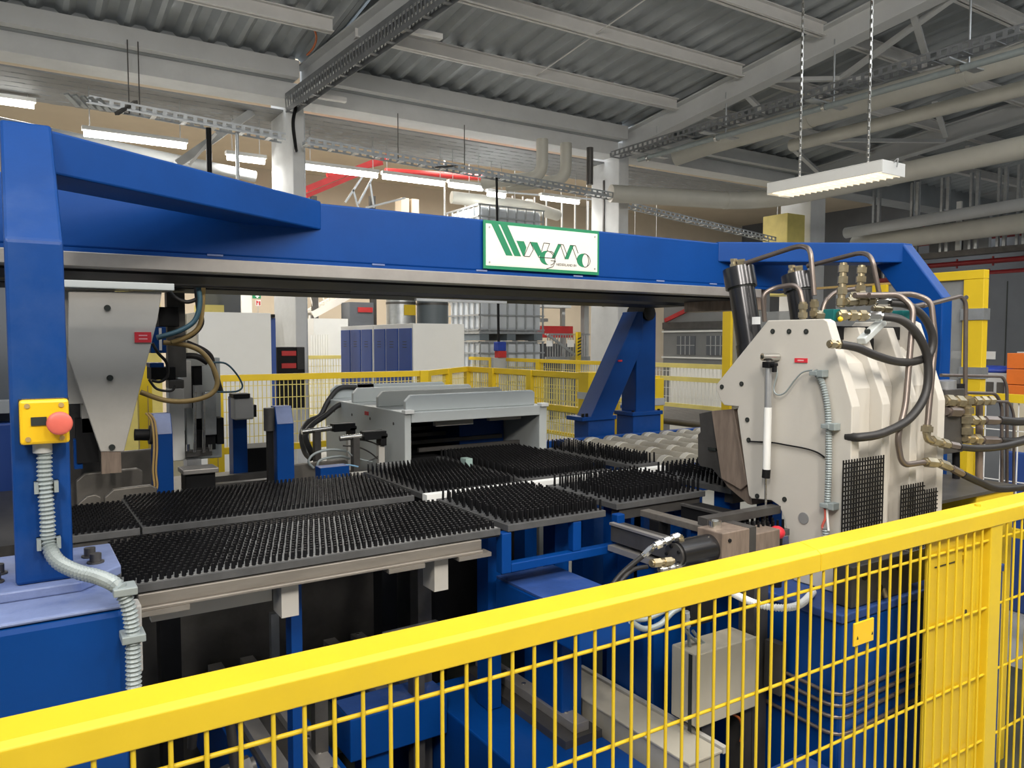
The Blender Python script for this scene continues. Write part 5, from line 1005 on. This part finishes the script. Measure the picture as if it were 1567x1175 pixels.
for p, q, lab in ((0.60, 4.75, 'yellow steel post behind the blue cable post'), (0.98, 4.8, 'yellow steel post behind the gripper head')):
    t = thing('yellow_post', lab, 'post', (p, q, 0)); B().box(p, q, 0.0, p + (0.07 if p < 0.9 else 0.05), q + 0.06, 1.46 if p > 0.9 else 1.52).build('post_body', 'yellow', t, bevel=0.003); B().box(p + 0.045, q - 0.003, 0.4, p + 0.050, q, 1.4).build('groove', 'tan_cable', t)
# lockers
lk = 'row of lockers'
for gi, (y0, lab) in enumerate(((7.50, 'three blue locker doors at the white end panel'), (8.58, 'three blue locker doors at the far end of the locker row'))):
    t = thing('locker', lab, 'locker', (3.9, y0, 0), lk)
    B().box(3.615, y0, 0.0, 4.24, y0 + 1.06, 1.84).build('carcass', 'white', t, bevel=0.003)
    for i in range(3):
        yy = y0 + 0.03 + i * 0.345
        dr = B().box(3.60, yy, 0.08, 3.616, yy + 0.30, 1.79).build('door', 'locker_blue', t, bevel=0.002)
        B().box(3.596, yy + 0.03, 1.0, 3.601, yy + 0.05, 1.06).build('lock', 'black', dr)
        for k in range(3): B().box(3.5985, yy + 0.10, 1.58 + k * 0.03, 3.6005, yy + 0.20, 1.588 + k * 0.03).build('vent_slot', 'ink', dr)
wc = thing('white_cabinet', 'tall plain white cabinet panel beside the gripper head', 'cabinet', (1.7, 7.2, 0))
B().box(1.36, 7.0, 0.0, 1.975, 7.9, 1.90).build('carcass', 'white', wc, bevel=0.003); B().box(1.28, 7.06, 0.0, 1.36, 7.9, 1.88).build('side_filler', 'beige', wc); B().box(1.978, 7.05, 0.0, 2.03, 7.9, 1.86).build('blue_door_edge', 'locker_blue', wc)
B().box(1.985, 6.99, 1.86, 2.01, 7.04, 1.89).build('hinge', 'black', wc)
t = thing('tool_cart', 'dark cart with two red panels in front of the concrete column', 'cart', (2.5, 8.6, 0))
p, q = [(2.489,8.6,1.585),(2.801,8.6,1.326)]; B().box(p[0], 8.6, 0.9, q[0], 9.0, p[2]).build('cart_body', 'black', t, bevel=0.01); 
for v0, v1 in ((0, 0), (1, 1)):
    a, c = [[(2.536,8.59,1.542),(2.696,8.59,1.489)], [(2.534,8.59,1.404),(2.694,8.59,1.35)]][v0]; B().box(a[0], 8.585, c[2], c[0], 8.6, a[2]).build('red_panel', 'red', t)
a, c = [(2.705,8.59,1.577),(2.79,8.59,1.334)]; B().box(a[0], 8.58, c[2], c[0], 8.6, a[2]).build('black_door', 'rubber', t); B().box(2.3, 8.7, 0.0, 2.6, 8.9, 0.9).build('stand', 'black', t)
# signs on the far pillar
pi = thing('far_pillar', 'white far pillar with the green exit sign', 'pillar', (3.1, 14.0, 0)); p, q = [(3.442,14.0,2.518),(3.603,14.0,2.179)]; B().box(p[0], 14.0, 0.0, q[0] + 0.02, 14.3, 4.4).build('shaft', 'white', pi)
ex = thing('exit_sign', 'green sign with white up arrow above the white cabinet', 'sign', (3.692,13.98,2.399)); a, c = [(3.626,13.98,2.489),(3.772,13.98,2.401)]; B().box(a[0], 13.97, c[2], c[0], 13.98, a[2]).build('panel', 'exit_green', ex)
mx, mz, hh = (a[0] + c[0]) / 2 + 0.01, (a[2] + c[2]) / 2, (a[2] - c[2]) / 2; B().prism([(mx - 0.04, mz - 0.01), (mx, mz + hh * 0.75), (mx + 0.04, mz - 0.01), (mx + 0.015, mz - 0.01), (mx + 0.015, mz - hh * 0.75), (mx - 0.015, mz - hh * 0.75), (mx - 0.015, mz - 0.01)], 'y', 13.962, 13.97).build('arrow', 'paper', ex); B().cyl((mx, 13.975, a[2]), (mx, 13.975, 4.4), 0.008, n=6).build('hanger', 'galv', ex)
f_ = thing('fire_sign', 'red and white fire hydrant sign below the green exit sign', 'sign', (3.724,13.98,2.285)); a, c = [(3.681,13.98,2.376),(3.77,13.98,2.274)]; B().box(a[0], 13.97, c[2], c[0], 13.98, a[2]).build('panel', 'paper', f_); w_ = c[0] - a[0]
B().box(a[0] + 0.1 * w_, 13.965, c[2] + 0.01, a[0] + 0.28 * w_, 13.97, a[2] - 0.01).build('red_symbol', 'red', f_); B().box(a[0] + 0.28 * w_, 13.965, a[2] - 0.05, a[0] + 0.5 * w_, 13.97, a[2] - 0.02).build('red_symbol', 'red', f_); B().box(a[0] + 0.62 * w_, 13.965, c[2] + 0.01, a[0] + 0.9 * w_, 13.97, a[2] - 0.02).build('red_symbol', 'red', f_); B().box(a[0] + 0.4 * w_, 13.972, 0.0, a[0] + 0.5 * w_, 13.98, c[2]).build('pole', 'galv', f_)
# stacked tank containers
def ibc(x0, y0, z0, label, open_=False):
    t = thing('tank_container', label, 'tank', (x0 + 0.6, y0 + 0.5, z0), 'stacked tank containers'); x1, y1, z1 = x0 + 1.18, y0 + 1.0, z0 + 1.0
    B().box(x0 + 0.03, y0 + 0.03, z0 + 0.14, x1 - 0.03, y1 - 0.03, z1 - 0.02).build('tank', 'ibc_white', t, bevel=0.06, seg=3)
    b = B()
    for i in range(8):
        x = x0 + 0.02 + i * (1.14 / 7); b.box(x - 0.011, y0, z0 + 0.14, x + 0.011, y0 + 0.02, z1)
    for i in range(7):
        y = y0 + i * (1.0 / 6); b.box(x0, y - 0.011, z0 + 0.14, x0 + 0.02, y + 0.011, z1)
    for z in (0.16, 0.38, 0.60, 0.82, 0.99):
        b.box(x0, y0 - 0.012, z0 + z - 0.011, x1, y0 + 0.008, z0 + z + 0.011); b.box(x0 - 0.012, y0, z0 + z - 0.011, x0 + 0.008, y1, z0 + z + 0.011)
    stuff(b.build('cage', 'galv', t))
    B().box(x0, y0, z0 + 0.10, x1, y1, z0 + 0.14).build('pallet_deck', 'galv', t)
    for x in (x0 + 0.02, x0 + 0.5, x1 - 0.18): B().box(x, y0 + 0.02, z0, x + 0.16, y1 - 0.02, z0 + 0.10).build('pallet_foot', 'ibc_dark', t)
    return t
ibc(5.85, 9.9, 0.65, 'white tank container at the bottom of the caged stack'); ibc(5.85, 9.9, 1.66, 'white tank container in the middle of the caged stack'); t = ibc(5.85, 9.9, 2.67, 'white tank container on top of the caged stack')
tag(B().box(5.8, 9.85, 0.0, 7.1, 10.95, 0.65).build('plinth', 'concrete'), 'grey plinth under the caged tank stack', 'plinth')
for i, (x, y, r, z, m, lab) in enumerate(((5.0, 9.75, 0.22, 2.6, 'ibc_dark', 'dark grey cylindrical drum tank left of the caged tanks'), (4.52, 9.75, 0.2, 2.6, 'galv', 'ribbed steel drum tank behind the white locker panel'))):
    t = thing('drum_tank', lab, 'tank', (x, y, 0)); B().cyl((x, y, 0), (x, y, z), r, n=28).build('drum', m, t)
    for k in range(4): B().cyl((x, y, 0.5 + k * 0.55), (x, y, 0.53 + k * 0.55), r * 1.03, n=28).build('hoop', 'dark_steel', t)
    if i: B().box(x - 0.05, y - r - 0.012, 2.0, x + 0.12, y - r - 0.004, 2.14).build('yellow_label', 'yellow', t)
t = thing('dosing_pump', 'blue and red dosing pump on the cable in front of the tanks', 'pump', (5.647,9.0,1.417)); p, q = [(5.574,9.0,1.641),(5.721,9.0,1.515)]; B().box(p[0], 8.95, q[2], q[0], 9.05, p[2]).build('blue_head', 'blue_tarp', t, bevel=0.01); p, q = [(5.594,9.0,1.516),(5.721,9.0,1.425)]; B().box(p[0], 8.95, q[2], q[0], 9.05, p[2]).build('red_base', 'red', t); p = (5.626,9.0,1.659)
B().cyl((p[0], 9.0, p[2] - 0.02), (p[0] - 0.03, 9.0, 3.88), 0.018, n=8).build('feed_cable', 'black', t); B().box(p[0] - 0.1, 8.97, 0, p[0] + 0.1, 9.03, q[2]).build('stand', 'grey_panel', t)
# shelving and gate right of the tanks
t = thing('storage_gate', 'grey mesh gate with two paper notices beside the tanks', 'gate', (8.3, 11.6, 0))
for v0, v1, m in ((0, 0, 'galv'),):
    for (a, c) in ([(8.285,11.6,1.362),(9.312,11.6,1.288)], [(8.284,11.6,1.794),(9.309,11.6,1.762)], [(8.282,11.6,2.45),(9.305,11.6,2.395)]): B().box(a[0], 11.6, c[2], c[0], 11.65, a[2]).build('cross_bar', 'galv', t)
b = B(); p, q = [(8.313,11.6,1.77),(9.264,11.6,1.326)]; n = 16
for i in range(n): x = p[0] + (q[0] - p[0]) * i / n; b.box(x, 11.61, q[2], x + 0.02, 11.62, p[2])
stuff(b.build('wire_mesh', 'galv', t))
for a, c in ([(8.27,11.58,1.662),(8.403,11.58,1.554)], [(8.749,11.58,1.674),(8.903,11.58,1.54)]): B().box(a[0], 11.57, c[2], c[0], 11.58, a[2]).build('paper_notice', 'paper', t)
B().bar((8.278,11.55,1.769), (8.912,11.55,1.393), 0.04, 0.04).build('brace', 'galv', t)
a, c = [(8.932,11.5,1.821),(9.012,11.5,1.356)]; ps = B().box(a[0], 11.5, 0.0, c[0], 11.56, a[2]).build('striped_post', 'yellow', t)
for k in range(6): z = c[2] + 0.02 + k * 0.06; B().prism([(a[0] - 0.002, z), (c[0] + 0.002, z + 0.03), (c[0] + 0.002, z + 0.055), (a[0] - 0.002, z + 0.025)], 'y', 11.494, 11.5).build('black_stripe', 'ink', ps)
a, c = [(8.355,11.7,2.012),(9.119,11.7,1.824)]; rb = thing('red_conveyor', 'dark red conveyor beam above the notices', 'beam', (8.2, 12.5, 0)); B().box(a[0], 12.4, 1.72, c[0] + 0.4, 12.7, 1.95).build('beam', 'red', rb, bevel=0.01); B().box(a[0] + 0.2, 12.5, 0.0, a[0] + 0.35, 12.6, 1.72).build('leg', 'dark_steel', rb)
b = thing('storage_rack', 'dark storage rack behind the red conveyor beam', 'rack', (8.5, 13.2, 0)); B().box(7.3, 13.2, 0.0, 10.2, 13.6, 1.6).build('goods', 'dark_wall', b); B().box(7.3, 13.1, 2.35, 10.0, 13.5, 2.42).build('shelf', 'grey_panel', b); B().box(7.3, 13.1, 2.05, 9.4, 13.4, 2.12).build('shelf', 'grey_panel', b)
for x in (7.4, 8.6, 9.8): B().box(x, 13.15, 0.0, x + 0.08, 13.23, 3.4).build('upright', 'grey_panel', b)
# red inclined conveyor, rails and stairs of the neighbouring hall
rc = thing('red_conveyor', 'red inclined conveyor frame climbing behind the strip lights', 'conveyor', (4.3, 13.0, 0))
for a, c, w in (((4.29,13.0,4.207), (5.775,13.0,4.94), 0.10), ((4.289,13.0,4.097), (5.374,13.0,4.639), 0.07), ((4.659,13.0,4.489), (5.685,13.0,4.814), 0.06)): B().bar(a, c, w, w).build('frame_tube', 'red', rc)
for k, (p, q) in enumerate(([(4.943,12.9,4.036),(5.333,12.9,4.616)], [(5.181,12.9,4.037),(5.516,12.9,4.638)], [(5.088,12.9,4.274),(5.18,12.9,3.969)], [(5.404,12.9,4.421),(5.473,12.9,3.996)])): B().bar(p, (q[0], q[1], q[2]), 0.03, 0.03).build('rail_bar', 'galv', rc)
for p in [(4.425,13.0,4.111),(5.492,13.0,4.219)]: B().box(p[0] - 0.05, 12.98, 0.0, p[0] + 0.05, 13.06, p[2]).build('leg', 'dark_steel', rc)
rc2 = thing('red_pipe', 'long red pipe run under the far ceiling', 'pipe', (6.5, 13.5, 3.7)); B().cyl((5.968,13.5,4.8), (8.088,13.5,4.92), 0.06).build('pipe_run', 'red', rc2); B().cyl((8.553,13.5,4.933), (9.53,13.5,4.92), 0.06).build('pipe_run', 'red', rc2); B().cyl((7.2, 13.5, 3.9), (7.2, 13.5, 5.55), 0.02, n=6).build('hanger_rod', 'galv', rc2)
gl = thing('guard_railing', 'grey platform railing behind the tank cage top', 'railing', (7.0, 12.2, 0))
for (p, q) in ([(6.766,12.2,3.936),(7.17,12.2,4.124)], [(7.17,12.2,4.124),(8.69,12.2,4.169)], [(6.702,12.2,4.353),(10.056,12.2,4.476)], [(5.037,12.2,3.856),(5.75,12.2,4.087)]): B().bar(p, q, 0.03, 0.03).build('rail', 'grey_panel', gl)
for p in [(6.927,12.2,4.239),(7.281,12.2,4.321),(7.517,12.2,4.346),(7.7,12.2,4.352),(7.93,12.2,4.364),(8.164,12.2,4.376),(8.431,12.2,4.39),(8.705,12.2,4.393),(9.077,12.2,4.405),(9.396,12.2,4.424),(9.722,12.2,4.444)]: B().box(p[0] - 0.012, 12.19, 2.5, p[0] + 0.012, 12.21, p[2] - 0.02).build('baluster', 'white', gl)
B().box(5.6, 12.1, 2.4, 10.0, 13.0, 2.5).build('platform', 'grey_panel', gl)
for x in (5.7, 7.8, 9.8): B().box(x, 12.4, 0.0, x + 0.12, 12.52, 2.4).build('platform_leg', 'grey_panel', gl)
for i, (u0, u1) in enumerate(((614, 626), (630, 641), (742, 762))):
    p, q = [[(6.747,14.5,4.577),(6.921,14.5,4.595)], [(6.98,14.5,4.601),(7.142,14.5,4.617)], [(8.177,13.6,4.582),(8.458,13.6,4.61)]][i]
    tag(B().box(p[0], p[1], 0.0, q[0], p[1] + 0.3, 4.55).build('far_pillar', 'warm_wall'), ['slim beige pillar left of its twin in the far hall', 'slim beige pillar right of its twin in the far hall', 'beige pillar behind the hanging black feed cable'][i], 'pillar')
p, q = [(9.647,12.0,3.976),(9.762,12.0,3.985)]; t = tag(B().box(8.82, 13.0, 0, 8.95, 13.1, 4.5).build('far_pillar', 'white'), 'white steel post just left of the second concrete column', 'pillar')
# white stair truss seen under the beam
ts = thing('stair_flight', 'pale slatted stair flight lit behind the first column', 'stairs', (4.6, 13.0, 0))
a, c = (4.373,13.0,2.096), (5.352,13.0,2.623)
for o in (0, 0.55): B().bar((a[0], 13.0 + o, a[2]), (c[0], 13.0 + o, c[2]), 0.05, 0.12).build('stringer', 'sign_cream', ts)
for i in range(14): s = (i + 0.5) / 14; x = a[0] + (c[0] - a[0]) * s; z = a[2] + (c[2] - a[2]) * s; B().box(x - 0.04, 13.0, z + 0.03, x + 0.04, 13.55, z + 0.05).build('tread', 'sign_cream', ts)
for i in range(10): s = (i + 0.5) / 10; x = a[0] + (c[0] - a[0]) * s; z = a[2] + (c[2] - a[2]) * s; B().bar((x, 13.0, z), (x - 0.15, 13.0, z + 0.5), 0.02, 0.02).build('baluster', 'sign_cream', ts)
B().box(a[0], 13.1, 0.0, a[0] + 0.1, 13.2, a[2]).build('leg', 'white', ts)
pf = thing('picket_barrier', 'white picket barrier between the column and the lockers', 'barrier', (4.0, 11.5, 0)); p, q = [(3.833,11.5,1.749),(4.103,11.5,1.27)]
for i in range(8): x = p[0] + (q[0] - p[0]) * i / 7; B().box(x, 11.5, 0.0, x + 0.035, 11.53, p[2]).build('picket', 'white', pf)
for z in (1.35, 1.0): B().box(p[0], 11.53, z, q[0] + 0.03, 11.55, z + 0.05).build('cross_rail', 'white', pf)
mesh_fence('safety_fence', 'pale yellow fence behind the picket barrier', (3.3, 10.6), (4.6, 10.6), 1.45, 0.6, (0.6,), 0.04, 0.1, m='yellow_pale')
t = thing('white_box', 'white sheet box on the floor behind the picket barrier', 'box', (4.6, 12.4, 0)); p, q = [(4.192,12.4,2.023),(4.779,12.4,1.562)]; B().box(p[0], 12.4, 0.0, q[0], 12.9, p[2]).build('sheet_body', 'white', t)
t = thing('dark_machine', 'dark machine with red lettering panel behind the lockers', 'machine', (5.6, 12.6, 0)); p, q = [(4.889,12.6,2.316),(5.324,12.6,1.899)]; B().box(p[0], 12.6, 0.0, q[0], 13.0, p[2]).build('body', 'dark_wall', t); a, c = [(5.032,12.58,2.23),(5.294,12.58,2.146)]; B().box(a[0], 12.57, c[2], c[0], 12.6, a[2]).build('red_panel', 'red', t)
t = thing('yellow_container', 'yellow bin and black wrapped goods on top of the white cabinet', 'goods', (1.7, 9.0, 0)); p, q = [(1.882,9.6,2.077),(2.159,9.6,1.999)]; B().box(p[0], 9.6, 1.3, q[0], 9.9, p[2]).build('bin', 'yellow_pale', t); p, q = [(1.997,9.9,2.264),(2.438,9.9,2.086)]; B().box(p[0], 9.95, 0, q[0], 10.4, p[2]).build('wrapped_goods', 'dark_wall', t)
# ------------------------------------------------------------------ right-hand background
gf = thing('guard_screen', 'yellow framed clear guard screen behind the press', 'guard screen', (5.0, 3.0, 0))
for y0, y1, z in ((2.40, 2.52, 2.029), (4.36, 4.45, 1.92)): B().box(4.97, y0, 0.0, 5.03, y1, z).build('frame_post', 'yellow', gf, bevel=0.003)
B().box(4.97, 2.40, 2.03, 5.03, 2.95, 2.085).build('top_rail', 'yellow', gf, bevel=0.003); B().box(4.985, 2.95, 2.03, 5.015, 4.36, 2.045).build('pane_edge', 'tan_cable', gf); B().box(4.96, 3.02, 1.98, 4.99, 3.12, 2.03).build('pane_clip', 'yellow', gf)
for z in (1.78, 1.42): B().box(4.962, 2.39, z, 5.035, 2.53, z + 0.07).build('clamp_band', 'galv', gf)
B().cyl((4.965, 2.50, 1.92), (4.975, 2.50, 1.92), 0.014, n=10).build('frame_bolt', 'chrome', gf)
B().box(4.995, 2.52, 0.9, 5.005, 3.42, 2.03).build('clear_pane', 'clear_panel', gf); B().box(4.995, 3.44, 0.9, 5.005, 4.36, 1.88).build('clear_pane', 'clear_panel', gf)
t = thing('window_partition', 'grey partition with barred dark windows beyond the guard screen', 'partition', (9.0, 6.0, 0)); B().box(8.9, 7.2, 0.0, 9.0, 9.2, 2.45).build('panel', 'dark_panel', t)
for k in range(3):
    y = 8.5 - k * 0.62; w = B().box(8.88, y, 1.44, 8.9, y + 0.38, 1.73).build('window_pane', 'dark_wall', t)
    for i in range(1, 4): B().box(8.872, y + i * 0.095, 1.44, 8.88, y + i * 0.095 + 0.012, 1.73).build('glazing_bar', 'grey_panel', w)
    B().box(8.872, y, 1.58, 8.879, y + 0.38, 1.592).build('glazing_bar', 'grey_panel', w)
B().box(8.87, 7.2, 1.84, 8.9, 9.2, 1.95).build('dark_frieze', 'dark_steel', t); B().box(8.86, 7.2, 1.79, 8.9, 9.2, 1.815).build('light_rail', 'white', t); B().box(8.86, 7.2, 1.38, 8.9, 9.2, 1.405).build('light_rail', 'white', t)
B().bar((8.84, 9.1, 1.98), (8.84, 7.8, 2.4), 0.04, 0.06).build('red_strut', 'red', t)
for i, (u, lab) in enumerate(((0, 'white block stack behind the three-rail fence'),)):
    t = thing('panel_stack', lab, 'panels', (6.6, 5.6, 0)); B().box(6.5, 5.2, 0.0, 6.6, 6.6, 1.35).build('panel', 'white', t)
# crates and goods on the far right
for k in range(3): tag(B().box(7.4, 2.95, 1.13 + k * 0.14, 7.8, 3.36, 1.265 + k * 0.14).build('crate', 'orange', bevel=0.004), ['orange crate at the bottom of the orange stack', 'orange crate in the middle of the orange stack', 'orange crate on top of the orange stack'][k], 'crate', 'stacked orange crates')
tag(B().box(7.3, 2.4, 0.0, 8.2, 3.9, 1.13).build('goods_pallet', 'dark_wall'), 'dark loaded pallet under the orange crates', 'pallet')
t = thing('goods_stack', 'dark goods stack under a blue tarp beside the orange crates', 'goods', (7.6, 3.4, 1.13)); B().box(7.5, 3.40, 1.13, 8.0, 3.88, 1.36).build('cardboard', 'grey_panel', t); B().ball((7.75, 3.64, 1.38), 0.27, 16, 8, sx=0.8, sy=1.1, sz=0.16).build('blue_tarp', 'blue_tarp', t)
for k in range(5): B().box(7.49, 3.42 + k * 0.09, 1.17, 7.5, 3.48 + k * 0.09, 1.28).build('sack_end', 'dark_steel', t)
t = thing('dark_shelf', 'tall dark metal cupboards behind the orange crates', 'cupboard', (10.5, 3.0, 0)); 
for k in range(5):
    y = 2.0 + k * 0.8; c = B().box(10.5, y, 0.0, 11.0, y + 0.78, 2.5).build('cupboard_body', 'dark_wall', t, bevel=0.01); B().box(10.492, y + 0.385, 0.3, 10.5, y + 0.395, 2.4).build('door_gap', 'ink', c)
    for q in (0.12, 0.5): B().box(10.49, y + q, 1.42, 10.5, y + q + 0.13, 1.52).build('door_label', 'paper', c)
mz_ = thing('mezzanine', 'far mezzanine edge with grey posts above the red pipes', 'platform', (13.5, 4.0, 0))
B().box(14.0, 4.6, 3.14, 14.2, 9.0, 3.24).build('edge_beam', 'dark_steel', mz_)
for y in (5.6, 6.15, 6.45, 6.9, 7.4, 7.95, 8.7):
    B().box(14.0, y, 3.24, 14.06, y + 0.05, 4.55).build('post', 'galv', mz_); B().box(14.0, y + 0.11, 3.24, 14.06, y + 0.15, 4.55).build('post', 'galv', mz_)
B().box(14.5, 7.42, 3.24, 14.6, 8.0, 4.0).build('back_panel', 'dark_panel', mz_); B().box(14.5, 6.95, 3.24, 14.6, 7.38, 3.9).build('back_panel', 'grey_panel', mz_); B().box(14.07, 7.22, 3.24, 14.12, 7.30, 4.1).build('white_post', 'white', mz_)
B().box(14.0, 4.7, 0.0, 14.2, 4.9, 3.14).build('leg', 'dark_steel', mz_); B().box(14.0, 8.75, 0.0, 14.2, 8.95, 3.14).build('leg', 'dark_steel', mz_)
for i, (x, z, r, lab) in enumerate(((14.15, 3.02, 0.045, 'upper dark red sprinkler pipe under the mezzanine'), (14.03, 2.80, 0.05, 'lower dark red sprinkler pipe under the mezzanine'), (15.0, 3.55, 0.05, 'red pipe glimpsed above the mezzanine edge'), (15.2, 3.85, 0.05, 'highest red pipe between the mezzanine posts'))):
    t = thing('sprinkler_pipe', lab, 'pipe', (x, 6, z)); B().cyl((x, 4.95, z), (x, 8.7, z), r).build('pipe_run', 'red_dark', t)
    for y in (5.0, 5.5, 6.1, 6.7, 7.3, 7.9, 8.5): B().cyl((x, y, z - 0.08), (x, y, z + 0.08), 0.018, n=8).build('pipe_drop', 'red_dark', t)
    B().cyl((x, 8.6, z), (x, 8.6, 3.14 if i < 2 else zroof(8.6)), 0.015, n=6).build('hanger_rod', 'galv', t)
t = thing('blue_machine', 'blue machine cabinet behind the white mesh at the right edge', 'machine', (5.6, 2.4, 0)); B().box(5.1, 1.2, 0.0, 5.8, 2.3, 0.98).build('cabinet', 'locker_blue', t, bevel=0.01); B().box(5.12, 1.22, 0.98, 5.75, 2.28, 1.30).build('beige_top', 'beige', t)
for k in range(6): B().box(5.095, 1.3, 0.55 + k * 0.04, 5.1, 2.2, 0.56 + k * 0.04).build('louvre', 'dark_steel', t)
tag(B().box(3.60, 2.15, 0.0, 4.1, 2.45, 1.20).build('side_cabinet', 'blue', bevel=0.006), 'blue louvred side cabinet behind the press manifold', 'cabinet')
tag(B().box(3.20, 5.0, 0.0, 3.5, 5.3, 1.05).build('blue_bin', 'pale_blue', bevel=0.01), 'pale blue bin behind the fence beside the hood', 'bin')
tag(B().box(0.9, 8.2, 0, 1.25, 8.6, 2.35).build('warm_partition', 'yellow_pale'), 'dull yellow panel behind the gantry hoses', 'panel')

t = thing('blue_machine', 'dark blue machine housing glimpsed left of the gantry post', 'machine', (-0.4, 4.8, 0)); B().box(-1.4, 4.5, 0.0, 0.16, 5.0, 1.25).build('housing', 'locker_blue', t, bevel=0.01); B().box(-1.4, 4.6, 1.25, 0.20, 5.0, 1.95).build('dark_upper', 'dark_wall', t, bevel=0.01)
B().box(-0.2, 4.49, 1.30, 0.05, 4.6, 1.36).build('grey_handle', 'grey_panel', t)
